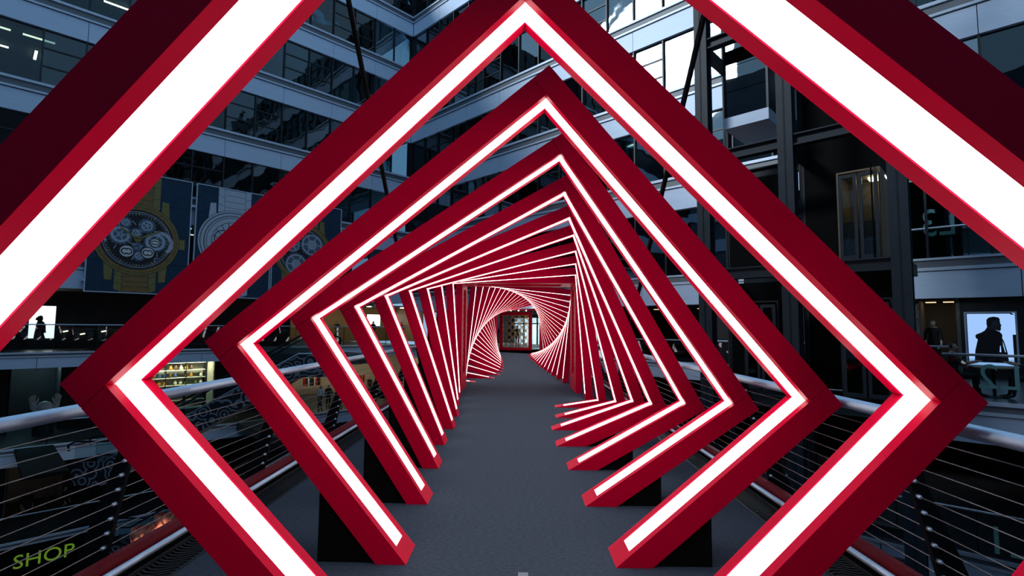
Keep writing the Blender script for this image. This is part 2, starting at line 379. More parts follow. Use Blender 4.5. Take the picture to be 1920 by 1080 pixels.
# ================================================================== THE ATRIUM BUILDINGS
CORN = (-8.83, 40.7); AL, AR = R(46.8), R(-43.2)
BANDS = [7.44, 11.94, 16.44, 20.94, 25.44]
TOPZ = 30.7
def office_wall(name, ang, x0, x1, vis0, vis1, lowz, sgn):
    """local x runs to the photo's right along the facade, front at y=0, rooms behind at y>0"""
    m = MB()
    for zb in BANDS:
        m.cur = 0
        m.box(x0, x1, .45, 9, zb + .1, zb + 1.5)                    # slab between storeys
    m.cur = 0; m.box(x0, x1, 8.8, 9.2, lowz, TOPZ)
    if sgn < 0: m.cur = 2; m.box(0, .5, 0, .5, lowz, TOPZ); m.cur = 0
    for zb in BANDS:                                                # plain run beyond the part in view
        for (a, b) in ((x0, vis0), (vis1, x1)):
            if b - a > .1:
                m.cur = 1; m.box(a, b, 0, .45, zb, zb + 1.67); m.cur = 2; m.box(a, b, .2, .3, zb + 1.67, zb + 4.5)
    W = m.build(name, [M['officeceil'], M['alu'], M['mullion']], None, loc=(CORN[0], CORN[1], 0), rz=ang); tag(W, kind='structure')
    bay = 1.7; n = int(round((vis1 - vis0) / bay))
    pm = boxm(bay * 2 - .025, .16, 1.06, M['alu'], 'spandrel_panel'); mul = boxm(.07, .16, 2.83, M['mullion'], 'mullion')
    kinds = ('pane', 'pane_b') if sgn < 0 else ('pane_b', 'pane_r')
    gfull = [boxm(bay - .07, .02, 2.80, M[k], 'window_pane') for k in kinds]
    gthird = [boxm(bay - .07, .02, .88, M[k], 'window_pane') for k in kinds]
    tr = boxm(bay - .07, .1, .07, M['mullion'], 'transom'); bl = boxm(bay - .1, .03, 1.0, M['blind'], 'roller_blind')
    for fi, zb in enumerate(BANDS):
        MB().box(vis0, vis1, -.06, .45, zb + 1.10, zb + 1.20).build('ledge', M['alu_lip'], W)
        MB().box(vis0, vis1, .04, .45, zb + 1.20, zb + 1.54).build('louvre', M['louvre'], W)
        MB().box(vis0, vis1, -.04, .45, zb + 1.54, zb + 1.67).build('ledge', M['alu_lip'], W)
        for k in range((n + 1) // 2):
            xc = (vis1 - bay * (2 * k + 1)) if sgn < 0 else (vis0 + bay * (2 * k + 1))
            link('spandrel_panel', pm, W, (xc, .10, zb + .53))
    rows = [(lowz + 1.45, BANDS[0])] + [(zb + 1.67, zb + 4.5) for zb in BANDS]
    for fi, (za, zt) in enumerate(rows):
        hgt = zt - za
        for k in range(n + 1):
            xc = (vis1 - bay * k) if sgn < 0 else (vis0 + bay * k)
            link('mullion', mul, W, (xc, .15, za + hgt / 2)).scale = (1, 1, hgt / 2.83)
            if k == n: break
            xm = xc + (sgn if sgn > 0 else -1) * bay / 2
            gi = 0 if rnd.random() < .62 else 1
            if (k + 2 * fi) % 5 in (0, 1):
                for j in range(3):
                    zc = za + hgt * (j + .5) / 3
                    link('window_pane', gthird[gi], W, (xm, .2, zc)).scale = (1, 1, hgt / 2.83)
                    if j < 2: link('transom', tr, W, (xm, .2, za + hgt * (j + 1) / 3))
                if rnd.random() < .45: link('roller_blind', bl, W, (xm, .33, za + .5))
            else:
                link('window_pane', gfull[gi], W, (xm, .2, za + hgt / 2)).scale = (1, 1, hgt / 2.83)
    return W
WL = office_wall('wall_left', AL, -50, 0, -34, 0, 3.4, -1)
WR = office_wall('wall_right', AR, 0, 52, 0, 40.8, 2.75, 1)
# walls that close the atrium behind the camera
def wpos(side, x, y, z=0):
    a = AL if side == 'L' else AR
    return Vector((CORN[0] + math.cos(a) * x - math.sin(a) * y, CORN[1] + math.sin(a) * x + math.cos(a) * y, z))
m = MB(); m.box(-50, 0, -52.5, -52, -14, 29)
for zb in (-1, 3, 8.23, 12.73, 17.23, 21.73): m.cur = 1; m.box(-50, 0, -52, -51.7, zb, zb + 1.6)
tag(m.build('wall_back', [M['bk'], M['alu']], None, loc=(*CORN, 0), rz=AL), kind='structure')
m = MB(); m.box(0, 52, -50.5, -50, -14, 29)
for zb in (-1, 3, 8.23, 12.73, 17.23, 21.73): m.cur = 1; m.box(0, 52, -50, -49.7, zb, zb + 1.6)
tag(m.build('wall_near', [M['bk'], M['alu']], None, loc=(*CORN, 0), rz=AR), kind='structure')
m = MB(); m.box(-58, 18, -60, 16, -14.2, -13.8); tag(m.build('floor_ground', M['stone'], None, loc=(*CORN, 0), rz=AL), kind='structure')

m = MB(); m.box(18.6, 52, 12, 12.3, -14, 4); m.box(-12, 18.6, 14, 14.3, -14, -.4); m.box(52, 52.4, -.5, 12.3, -14, TOPZ)
tag(m.build('wall_rear_right', M['dark_wall'], None, loc=(*CORN, 0), rz=AR), kind='structure')
m = MB(); m.box(-50, 12, 9.4, 9.7, -14, 3.5) if False else m.box(-50, -8, 11.8, 12.1, -14, 3.5); m.box(-50.4, -50, -.5, 12.1, -14, TOPZ); m.box(-8, 14, 10.5, 10.8, -14, -.6)
tag(m.build('wall_rear_left', M['dark_wall'], None, loc=(*CORN, 0), rz=AL), kind='structure')
# office ceiling lights
lm = boxm(1.25, .12, .06, M['lamp'], 'office_light'); lmd = boxm(1.25, .12, .06, M['lampdim'], 'office_light'); lc = boxm(1.3, .18, .04, M['mullion'], 'light_housing')
def office_lights(side, vis0, vis1, prob, seedv, label):
    r = random.Random(seedv); rows = [zb + .06 for zb in BANDS] + [BANDS[-1] + 4.5 + .06]
    for fi, zt in enumerate(rows):
        x = vis0 + 1
        on = r.random() < prob
        while x < vis1 - 1:
            if r.random() < .12: on = not on
            if on and r.random() < .8:
                for yy in ((1.6,) if r.random() < .6 else (1.6, 4.0)):
                    o = link('office_light', lm if r.random() < .75 else lmd, None, wpos(side, x, yy, zt - .03), AL if side == 'L' else AR)
                    if r.random() < .12: o.rotation_euler.z += R(90)
                    tag(o, label % ('lowest', 'second lowest', 'third', 'fourth', 'fifth', 'topmost')[fi], 'ceiling light', 'office lights ' + ('left' if side == 'L' else 'right')); link('light_housing', lc, o, (0, 0, .04))
            x += 1.7
office_lights('L', -30, 0, .55, 11, 'white tube light in the %s office storey behind the left facade glass')
office_lights('R', 0, 36, .45, 5, 'white tube light in the %s office storey behind the right facade glass')

# ================================================================== MALL STOREYS AROUND THE ATRIUM
M['shop_pale'] = mat('pale_shop_wall', (.42, .40, .36), .7, noise=.08)
M['shop_red'] = mat('red_shop_wall', (.22, .012, .010), .6, noise=.2)
M['wood'] = mat('light_wood', (.34, .22, .11), .5, noise=.25, nscale=5, stretch=(1, 1, 8))
M['white'] = mat('white_plaster', (.72, .73, .74), .5, noise=.04)
M['skin'] = mat('skin_tone', (.42, .26, .19), .55, noise=.08)
M['hair'] = mat('dark_hair', (.012, .010, .009), .5, noise=.3, nscale=60)
M['cloth_black'] = mat('black_cloth', (.010, .010, .012), .85, noise=.3, nscale=20)
M['cloth_white'] = mat('white_cotton', (.62, .66, .72), .8, noise=.1, nscale=18)
M['cloth_blue'] = mat('navy_cloth', (.02, .035, .08), .8, noise=.2, nscale=18)
M['cloth_tan'] = mat('tan_coat', (.30, .22, .13), .8, noise=.15, nscale=18)
M['cloth_red'] = mat('red_coat', (.45, .02, .015), .8, noise=.15, nscale=18)
M['mann'] = mat('ivory_mannequin', (.55, .52, .42), .35, noise=.05)
M['slate'] = mat('slate_banner_print', (.020, .052, .095), .7, spec=.2, noise=.10, nscale=3)
M['bronze'] = mat('bronze_print', (.24, .14, .04), .6, noise=.2, nscale=5)
M['olive'] = mat('olive_gold_print', (.23, .19, .055), .6, noise=.12, nscale=5)
M['ink'] = mat('ink_print', (.006, .007, .010), .6, noise=.2)
M['silver'] = mat('silver_print', (.42, .50, .62), .6, noise=.2, nscale=9)
M['steelblue'] = mat('steel_blue_print', (.09, .14, .21), .6, noise=.3, nscale=9)
M['whiteprint'] = mat('white_banner_print', (.50, .57, .68), .6, noise=.04, nscale=4)
M['green_sign'] = emission('green_sign_letters', (.30, .62, .05), .28)
M['white_sign'] = emission('white_sign_letters', (.8, .9, 1), .6)
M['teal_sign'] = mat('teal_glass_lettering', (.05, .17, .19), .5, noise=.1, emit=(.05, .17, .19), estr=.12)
M['lightbox'] = emission('lightbox_screen', (.36, .58, 1), 1.0)
M['lightbox2'] = emission('white_lightbox_screen', (.86, .94, 1), 1.6)
M['warm'] = emission('warm_shop_lamp', (1, .80, .48), 48)
M['cool'] = emission('cool_shop_lamp', (.45, .85, 1), 40)
M['limey'] = emission('lime_shelf_lamp', (.92, 1, .62), 50)
M['added_uplight'] = emission('added_flower_light', (1, .9, .8), 120)
M['coral'] = mat('coral_paper', (.70, .20, .12), .7, noise=.12, nscale=6)
M['leaf'] = mat('dark_leaf', (.03, .09, .02), .6, noise=.3)

def ring_cladding():
    m = bpy.data.materials.new('patterned_escalator_cladding'); m.use_nodes = True; nt = m.node_tree; b = nt.nodes['Principled BSDF']
    tc = nt.nodes.new('ShaderNodeTexCoord'); v = nt.nodes.new('ShaderNodeTexVoronoi'); v.inputs['Scale'].default_value = 1.7
    mth = nt.nodes.new('ShaderNodeMath'); mth.operation = 'SINE'; mul = nt.nodes.new('ShaderNodeMath'); mul.operation = 'MULTIPLY'; mul.inputs[1].default_value = 26
    rp = nt.nodes.new('ShaderNodeValToRGB'); rp.color_ramp.elements[0].color = (.012, .014, .02, 1); rp.color_ramp.elements[1].color = (.20, .22, .27, 1)
    rp.color_ramp.elements[0].position = .25; rp.color_ramp.elements[1].position = .5
    nt.links.new(tc.outputs['Object'], v.inputs['Vector']); nt.links.new(v.outputs['Distance'], mul.inputs[0]); nt.links.new(mul.outputs[0], mth.inputs[0])
    nt.links.new(mth.outputs[0], rp.inputs[0]); nt.links.new(rp.outputs[0], b.inputs['Base Color']); b.inputs['Roughness'].default_value = .35
    return m
M['rings'] = ring_cladding()

def ray(side, px, py, y=0.0):               # photo pixel -> facade-local (x, z) on the plane y
    a = AL if side == 'L' else AR; d = pixdir(px, py)
    nx_, ny_ = -math.sin(a), math.cos(a); s = (y + nx_ * CORN[0] + ny_ * CORN[1]) / (nx_ * d.x + ny_ * d.y)
    wx, wy = s * d.x - CORN[0], s * d.y - CORN[1]
    return wx * math.cos(a) + wy * math.sin(a), CAMZ + d.z * s
ANG = {'L': AL, 'R': AR}
def wthing(side, name, label, cat, x, y, z, group=None, turn=0):
    return thing(name, label, cat, wpos(side, x, y, z), ANG[side] + turn, group)

# slabs with pale fascias
def storey(name, side, x0, x1, ztop, zbot, y0=0., y1=12., style=0):
    m = MB(); m.cur = 0; m.box(x0, x1, y0 + .12, y1, zbot + .02, ztop - .02); m.cur = 2; m.box(x0, x1, y0 + .12, y1, ztop - .02, ztop)
    s = m.build(name, [M['slab'], M['alu'], M['stone']], None, loc=(*CORN, 0), rz=ANG[side]); tag(s, kind='structure')
    h = ztop - zbot
    n = max(1, int((x1 - x0) / 3.4)); w = (x1 - x0) / n; pm = boxm(w - .025, .12, h * .66, M['alu'], 'fascia_panel')
    for k in range(n): link('fascia_panel', pm, s, (x0 + w * (k + .5), y0 + .06, zbot + h * .33))
    MB().box(x0, x1, y0 - .05, y0 + .12, zbot + h * .68, zbot + h * .76).build('ledge', M['alu_lip'], s)
    MB().box(x0, x1, y0 + .03, y0 + .12, zbot + h * .76, ztop - .08).build('louvre', M['louvre'], s)
    MB().box(x0, x1, y0 - .03, y0 + .12, ztop - .08, ztop).build('ledge', M['alu_lip'], s)
    return s
storey('floor_upper_left', 'L', -50, 0, 4.85, 3.40)
storey('floor_walkway_left', 'L', -50, 0.0, .2, -.58)
storey('floor_lower_left', 'L', -50, 0, -4.35, -5.2)
storey('floor_hall_left', 'L', -50, 0, -8.7, -9.5)
storey('floor_upper_right', 'R', 0, 52, 4.2, 2.75)
storey('floor_walkway_right', 'R', 0, 33, 0, -.8)
storey('floor_platform_right', 'R', 33.0, 52, 0, -.95, -7.6, 12)
storey('floor_lower_right', 'R', 0, 52, -4.5, -5.4, -4.3)
storey('floor_hall_right', 'R', 0, 52, -8.8, -9.6, -3)
# landings that the escalators reach
for z in (.2, -4.35):
    m = MB(); m.box(-12.9 if z > 0 else -12.2, -9.6, -11.4 if z > 0 else -8.6, -.06, z - .45, z); tag(m.build('floor_landing', M['slab'], None, loc=(*CORN, 0), rz=AL), kind='structure')
m = MB(); m.box(-22.0, -20.6, -6.4, -.06, -4.5, -4.35); tag(m.build('floor_landing', M['black'], None, loc=(*CORN, 0), rz=AL), kind='structure')
m = MB(); m.box(-24, -17.5, -9.3, -6.2, -9.15, -8.7); tag(m.build('floor_landing', M['slab'], None, loc=(*CORN, 0), rz=AL), kind='structure')
# dark shop fronts behind the walkways (with openings left for the shops)
def shopwall(name, side, y, z0, z1, x0, x1, holes):
    m = MB(); xs = x0
    for (a, b) in sorted(holes):
        if a > xs: m.box(xs, a, y, y + .2, z0, z1)
        xs = b
    if xs < x1: m.box(xs, x1, y, y + .2, z0, z1)
    s = m.build(name, M['dark_wall'], None, loc=(*CORN, 0), rz=ANG[side]); tag(s, kind='structure'); return s

shop_n = [0]
def shop(side, x0, x1, y, z0, z1, depth, wallm, lampm, label, lamps=3, lampw=.5):
    """a lit room behind the walkway: walls, floor and ceiling; each lamp is a thing"""
    shop_n[0] += 1
    m = MB(); m.box(x0, x1, y + depth, y + depth + .1, z0, z1); m.box(x0 - .1, x0, y, y + depth, z0, z1); m.box(x1, x1 + .1, y, y + depth, z0, z1)
    m.cur = 1; m.box(x0, x1, y, y + depth, z1 - .05, z1)
    tag(m.build('wall_shop', [wallm, M['slab']], None, loc=(*CORN, 0), rz=ANG[side]), kind='structure')
    for i in range(lamps):
        t = wthing(side, 'ceiling_lamp', 'bright ceiling lamp in %s, %s along' % (label, ORD[i] if i else 'first'), 'ceiling lamp', x0 + (x1 - x0) * (i + .5) / lamps, y + depth * .45, z1 - .07, 'lamps in ' + label)
        MB().box(-lampw / 2, lampw / 2, -.12, .12, -.03, 0).build('diffuser', lampm, t)
        MB().box(-lampw / 2 - .03, lampw / 2 + .03, -.15, .15, 0, .03).build('housing', M['mullion'], t)

# ---- people and mannequins: one continuous skinned body with hair and clothes coloured by body region
def body(name, label, cat, loc, rz, pose='stand', top='cloth_black', legs='cloth_black', skin='skin', hair='hair', group=None, h=1.72, arm=(8, 14)):
    k = h / 1.72
    J = {}; E = []; RD = {}
    def j(n, p, r, par=None):
        J[n] = Vector(p) * k; RD[n] = r * k
        if par: E.append((par, n))
    if pose == 'sit':
        hip = Vector((0, 0, .50)); th = Vector((0, -.42, .0)); ksh = Vector((0, -.02, -.42))
    else:
        hip = Vector((0, 0, .92)); th = Vector((0, -.03, -.42)); ksh = Vector((0, .05, -.42))
    stride = .14 if pose == 'walk' else .02
    j('pelvis', hip, .125); j('waist', hip + Vector((0, .0, .17)), .115, 'pelvis'); j('chest', hip + Vector((0, -.01, .36)), .135, 'waist')
    j('upchest', hip + Vector((0, 0, .48)), .10, 'chest'); j('neck', hip + Vector((0, 0, .57)), .052, 'upchest'); j('jaw', hip + Vector((0, -.025, .63)), .068, 'neck')
    j('head', hip + Vector((0, -.012, .71)), .092, 'jaw'); j('crown', hip + Vector((0, -.005, .775)), .07, 'head')
    j('nose', hip + Vector((0, -.115, .675)), .014, 'jaw')
    for s, sd in ((-1, 'l'), (1, 'r')):
        st = stride * s
        j('hip' + sd, hip + Vector((s * .095, 0, -.04)), .098, 'pelvis')
        kn = hip + Vector((s * .10, st, -.04)) + th; j('thigh' + sd, hip + Vector((s * .098, st * .5, -.04)) + th * .5, .082, 'hip' + sd); j('knee' + sd, kn, .06, 'thigh' + sd)
        an = kn + ksh + Vector((0, st, 0)); j('calf' + sd, kn + (an - kn) * .35 + Vector((0, .02, 0)), .058, 'knee' + sd); j('ankle' + sd, an, .04, 'calf' + sd)
        j('foot' + sd, an + Vector((s * .02, -.13, -.035)), .036, 'ankle' + sd); j('toe' + sd, an + Vector((s * .03, -.19, -.04)), .026, 'foot' + sd)
        j('sh' + sd, hip + Vector((s * .18, 0, .47)), .068, 'upchest')
        fl, eb = arm if pose != 'sit' else (35, 70)
        a1, a2 = R(fl) * (1 if pose != 'walk' else s), R(fl + eb)
        el = hip + Vector((s * .225, -math.sin(a1) * .27, .47 - math.cos(a1) * .27)); j('elbow' + sd, el, .046, 'sh' + sd)
        wr = el + Vector((-s * .015, -math.sin(a2) * .25, -math.cos(a2) * .25)); j('wrist' + sd, wr, .03, 'elbow' + sd)
        d = (wr - el).normalized(); pl = wr + d * .075; j('palm' + sd, pl, .036, 'wrist' + sd)
        for q in range(4):
            o = Vector((0, (q - 1.5) * .019, 0)); ln = (.062, .074, .07, .055)[q]
            j('f%d%s' % (q, sd), pl + d * ln * .5 + o, .0095, 'palm' + sd); j('g%d%s' % (q, sd), pl + d * ln + o * 1.1 + Vector((-s * .018, 0, 0)), .008, 'f%d%s' % (q, sd))
        j('thumb' + sd, wr + d * .06 + Vector((-s * .01, -.05, 0)), .01, 'wrist' + sd)
    names = list(J); idx = {n: i for i, n in enumerate(names)}
    me = bpy.data.meshes.new('body'); me.from_pydata([J[n] for n in names], [(idx[a], idx[b]) for a, b in E], [])
    ob = bpy.data.objects.new('body', me); COL.objects.link(ob)
    sk = ob.modifiers.new('skin', 'SKIN'); sk.use_smooth_shade = True; ob.modifiers.new('sub', 'SUBSURF').levels = 1
    if not me.skin_vertices:
        bm = bmesh.new(); bm.from_mesh(me); bm.verts.layers.skin.verify(); bm.to_mesh(me); bm.free()
    for n in names:
        v = me.skin_vertices[0].data[idx[n]]; r = RD[n]; v.radius = (r, r); v.use_root = (n == 'pelvis')
    for n, f in (('chest', 1.25), ('waist', 1.2), ('pelvis', 1.15)): me.skin_vertices[0].data[idx[n]].radius = (RD[n] * f, RD[n] * .95)
    out = bpy.data.meshes.new_from_object(ob.evaluated_get(bpy.context.evaluated_depsgraph_get()))
    bpy.data.objects.remove(ob)
    for m_ in (skin, top, legs, hair): out.materials.append(M[m_]) if not (m_ is skin and False) else None
    while len(out.materials) > 4: out.materials.pop(index=0)
    hz = (hip.z + .70) * k; nz = (hip.z + .57) * k; lz = (hip.z + .02) * k
    for p in out.polygons:
        c = p.center; p.use_smooth = True
        near = min(J, key=lambda n: (J[n] - c).length)
        if near in ('head', 'crown', 'jaw', 'nose', 'neck'):
            p.material_index = 3 if (hair and (c.z > hz + .03 or (c.z > nz + .06 and c.y > .0))) else 0
        elif near[:4] in ('palm', 'thum', 'wris') or (near[0] in 'fg' and near[1].isdigit()): p.material_index = 0
        elif near[:3] in ('hip', 'thi', 'kne', 'cal', 'pel'): p.material_index = 2
        elif near[:3] in ('ank', 'foo', 'toe'): p.material_index = 3
        else: p.material_index = 1
    zmin = min(v.co.z for v in out.vertices)
    for v in out.vertices: v.co.z -= zmin
    if pose == 'sit': pass
    o = link(name, out, None, loc, rz); tag(o, label, cat, group)
    return o

# ---------------------------------------------------------------- left side, walkway storey (level with the bridge)
zL2, zL1, zG = .2, -4.35, -8.7
lbx0, lbz1 = ray('L', 57, 573, 4.4); lbx1, lbz0 = ray('L', 101, 634, 4.4)
cs0, cs1 = ray('L', 545, 600, 4.6)[0], ray('L', 792, 600, 4.6)[0]
shopwall('wall_shopfront_left', 'L', 4.6, zL2, 3.4, -50, cs1, [(cs0, cs1)])
t = wthing('L', 'lightbox_sign', 'white glowing lightbox poster with a dark profile figure on the left walkway', 'lightbox', (lbx0 + lbx1) / 2, 4.45, zL2)
MB().box(-(lbx1 - lbx0) / 2, (lbx1 - lbx0) / 2, -.06, 0, lbz0 - zL2, lbz1 - zL2).build('screen', M['lightbox2'], t)
MB().box(-(lbx1 - lbx0) / 2 - .06, (lbx1 - lbx0) / 2 + .06, 0, .1, 0, lbz1 - zL2 + .06).build('housing', M['mullion'], t)
LW, LH, LZ = lbx1 - lbx0, lbz1 - lbz0, lbz0 - zL2
def lp(nm, pts):
    P_ = [((x - 330) / 175 * LW, LZ + (470 - y) / 250 * LH) for x, y in pts]
    A_ = sum(P_[i][0] * P_[(i + 1) % len(P_)][1] - P_[(i + 1) % len(P_)][0] * P_[i][1] for i in range(len(P_)))
    MB().prism(P_ if A_ > 0 else P_[::-1], -.07, -.061).build(nm, M['ink'], t)
lp('jacket_print', [(278, 470), (285, 400), (292, 350), (310, 338), (338, 340), (355, 365), (358, 410), (362, 425), (345, 432), (358, 470)])
lp('head_print', [(283, 318), (300, 300), (318, 293), (331, 300), (335, 322), (328, 345), (310, 348), (295, 345), (297, 334), (284, 330)])
shop('L', cs0, cs1, 4.6, zL2, 3.4, 4.5, M['wood'], M['warm'], 'the corner shop beside the tunnel', 7, .3)
for i, (px, mt, lt) in enumerate(((633, 'cloth_tan', 'tan coat'), (700, 'cloth_black', 'black suit'), (752, 'cloth_red', 'red coat'))):
    x = ray('L', px, 600, 5.2)[0]
    body('mannequin', 'headed shop mannequin wearing a %s in the corner shop' % lt, 'mannequin', wpos('L', x, 5.2, zL2 + .1), AL, 'stand', top=mt, legs='cloth_black', skin='mann', hair='mann', group='corner shop mannequins')
    tag(MB().box(-.4, .4, -.3, .3, 0, .1).build('display_plinth', M['white'], None, loc=wpos('L', x, 5.2, zL2), rz=AL), 'low white plinth under the mannequin in a %s' % lt, 'plinth')

for i, (pa, pb, ya, yb) in enumerate(((583, 606, 588, 612), (688, 713, 590, 611), (724, 740, 588, 607))):
    xa_, za_ = ray('L', pa, yb, 8.9); xb_, zb_ = ray('L', pb, ya, 8.9)
    t = wthing('L', 'wall_lightbox', 'white lit display panel on the corner shop wall, %s from the left' % ('first', 'second', 'third')[i], 'lightbox', (xa_ + xb_) / 2, 8.9, za_, 'corner shop panels'); hw = (xb_ - xa_) / 2
    MB().box(-hw, hw, -.02, .03, 0, zb_ - za_).build('screen', M['lightbox2'], t); MB().box(-hw - .04, hw + .04, .03, .12, -.04, zb_ - za_ + .04).build('housing', M['mullion'], t)
# shop signs and dim fittings of the dark shop on the left
for i, px in enumerate((118, 150, 190, 215)):
    x, z = ray('L', px, 622 + (i % 2) * 5, 4.3)
    t = wthing('L', 'shelf_spotlight', 'small white shelf light in the dark shop, %s from the lightbox' % (ORD[i] if i else 'first'), 'spotlight', x, 4.3, z, 'dark shop shelf lights')
    MB().tube([(0, 0, 0), (.22, 0, .05)], .035, 8).build('lamp', M['lampdim'], t); MB().box(-.02, .02, 0, .3, -.02, .02).build('bracket', M['mullion'], t)

# ---------------------------------------------------------------- glass balustrades
def balustrade(side, x0, x1, y, z, label, h=1.35, sign=None):
    t = wthing(side, 'glass_balustrade', label, 'balustrade', x0, y, z); L = x1 - x0; n = int(L / 1.7); w = L / n
    pm = boxm(w - .03, .016, h - .12, M['clear'], 'glass_panel'); po = boxm(.03, .05, h, M['mullion'], 'post')
    for k in range(n):
        link('glass_panel', pm, t, (w * (k + .5), 0, .04 + (h - .12) / 2)); link('post', po, t, (w * k, .05, h / 2))
    MB().tube([(0, 0, h), (L, 0, h)], .032, 10).build('handrail', M['steel'], t, True)
    return t
balustrade('L', -33, 0, .12, zL2, 'glass balustrade with steel rail on the left walkway level with the bridge')
balustrade('L', -33, 0, .12, zL1, 'glass balustrade with steel rail one storey below the left walkway', 1.15)
balustrade('L', -33, 0, .12, zG, 'glass balustrade with steel rail two storeys below the left walkway', 1.15)
balustrade('R', 19, 32.8, .12, 0, 'glass balustrade on the right walkway beyond the lift tower', 1.05)
bR = balustrade('R', 33.1, 47, -7.45, 0, 'glass balustrade with teal floor lettering on the right platform', 1.05)
bR1 = balustrade('R', 28, 46, -4.15, -4.5, 'glass balustrade with teal floor lettering one storey below the right platform', 1.15)
bR3 = balustrade('R', 28, 46, .12, 4.2, 'glass balustrade on the upper right storey above the pale fascia', 1.1)
def sign_on(par, body_, side, px0, px1, y, ybal, x0b, zb, zoff, hgt):
    a = ray(side, px0, 700, y)[0]; b = ray(side, px1, 700, y)[0]
    me = text_mesh(body_, 1, .004, M['teal_sign'], True)
    xs = [v.co.x for v in me.vertices]; zs = [v.co.z for v in me.vertices]; sx = (b - a) / (max(xs) - min(xs)); sz = hgt / (max(zs) - min(zs))
    for v in me.vertices: v.co.x = (v.co.x - min(xs)) * sx; v.co.z = (v.co.z - min(zs)) * sz
    o = link('floor_lettering', me, par, (a - x0b, -.014 if par is not WR else .16, zoff)); o['label'] = 'teal floor lettering seen in reverse'
sign_on(bR, 'L2', 'R', 1834, 1911, -7.45, -7.45, 33.1, 0, .30, .55)
sign_on(bR1, 'L1', 'R', 1845, 1912, -4.15, -4.15, 28, -4.5, .12, .72)
sign_on(WR, 'L3', 'R', 1745, 1806, .17, .17, 0, 0, 5.0, 1.0)

# ---------------------------------------------------------------- left side, lower storeys
s0, s1 = ray('L', 278, 700, 4.6)[0], ray('L', 402, 700, 4.6)[0]
c0, c1 = ray('L', 548, 700, 4.6)[0], ray('L', 800, 700, 4.6)[0]
h0, h1 = ray('L', 18, 740, 4.6)[0], ray('L', 112, 740, 4.6)[0]
shopwall('wall_shopfront_low', 'L', 4.6, zL1, -.6, -50, 12, [(h0, h1), (s0, s1), (c0, c1)])
shop('L', h0, h1, 4.6, zL1, -.6, 3, M['dark_wall'], M['cool'], 'the cyan shop on the lower left', 2)
shop('L', s0, s1, 4.6, zL1, -.6, 2.2, M['shop_pale'], M['limey'], 'the lime-lit gift shop', 3, .9)
shop('L', c0, c1, 4.6, zL1, -.6, 5, M['shop_pale'], M['warm'], 'the warm clothes shop on the lower storey', 5, .7)
# gift shop shelves with goods
sw = s1 - s0
gt = wthing('L', 'display_shelf', 'pale wall shelf unit with rows of small goods in the lime-lit gift shop', 'shelf', (s0 + s1) / 2, 6.3, zL1)
for i in range(7): MB().box(-sw / 2 + .1, sw / 2 - .1, -.2, .2, .35 + i * .5, .39 + i * .5).build('shelf_board', M['white'], gt)
for i in range(4): MB().box(-sw / 2 + .1 + i * (sw - .24) / 3, -sw / 2 + .14 + i * (sw - .24) / 3, -.2, .25, 0, 3.5).build('upright', M['mullion'], gt)
vcol = [mat('vase_%s' % c, k, .4, noise=.1) for c, k in (('amber', (.45, .20, .02)), ('blue', (.03, .07, .2)), ('brown', (.12, .06, .03)), ('green', (.08, .16, .04)), ('white', (.6, .6, .55)))]
vm = [MB().lathe([(.05, 0), (.10, .08), (.11, .16), (.05, .24), (.06, .30)], seg=10).mesh('vase', c, True) for c in vcol]
nv = 0
for r_ in range(3, 7):
    for q in range(11):
        if rnd.random() < .25: continue
        vi = rnd.randrange(5); o = link('vase', vm[vi], None, wpos('L', s0 + .35 + q * (sw - .7) / 10, 6.25, zL1 + .39 + r_ * .5), AL); nv += 1
        tag(o, 'small %s vase %s on the %s shelf of the gift shop' % (('amber', 'blue', 'brown', 'green', 'white')[vi], 'at the far left,at the left,near the left,left of the middle,just left of the middle,in the middle,just right of the middle,right of the middle,near the right,at the right,at the far right'.split(',')[q], ('lower', 'middle', 'upper', 'top')[r_ - 3]), 'vase', 'vases in the gift shop')
# clothes shop: rails with garments, mannequins, two shoppers
gm = MB().prism([(-.03, 1.0), (-.22, .92), (-.24, .35), (.24, .35), (.22, .92), (.03, 1.0)][::-1], -.05, .05)
gms = [gm.mesh('garment', M[c]) for c in ('cloth_tan', 'cloth_black', 'cloth_white', 'cloth_blue', 'cloth_red')]
for ri, (px, yy) in enumerate(((585, 8.6), (668, 8.4), (725, 8.6))):
    x = ray('L', px, 720, yy)[0]; t = wthing('L', 'clothes_rail', 'steel clothes rail with hanging coats in the warm shop, %s from the left' % (ORD[ri] if ri else 'first'), 'clothes rail', x, yy, zL1)
    MB().tube([(-.8, 0, 0), (-.8, 0, 1.55)], .018, 8).build('upright', M['steel'], t); MB().tube([(.8, 0, 0), (.8, 0, 1.55)], .018, 8).build('upright', M['steel'], t)
    MB().tube([(-.8, 0, 1.55), (.8, 0, 1.55)], .018, 8).build('crossbar', M['steel'], t)
    for q in range(9):
        gi = rnd.randrange(5); o = link('garment', gms[gi], None, wpos('L', x - .7 + q * .175, yy, zL1 + .53), AL + R(80))
        tag(o, '%s coat hanging %s from the left on the %s clothes rail of the warm shop' % (('tan', 'black', 'white', 'navy', 'red')[gi], ORD[q] if q else 'first', ('left', 'middle', 'right')[ri]), 'garment', 'coats on the clothes rails')
for i, (px, yy, mt, lt) in enumerate(((693, 4.9, 'cloth_tan', 'a pale tan coat'), (745, 5.1, 'cloth_black', 'dark clothes'))):
    x = ray('L', px, 720, yy)[0]
    body('mannequin', 'ivory mannequin in %s at the warm clothes shop front' % lt, 'mannequin', wpos('L', x, yy, zL1), AL, 'stand', top=mt, legs=mt, skin='mann', hair='mann', group='lower shop mannequins')
x = ray('L', 600, 760, 1.0)[0]
body('person', 'person in a white shirt and dark trousers on the lower storey', 'person', wpos('L', x, 1.0, zL1), AL + R(20), 'walk', top='cloth_white', legs='cloth_blue', group='shoppers')
x = ray('L', 615, 760, 1.1)[0]
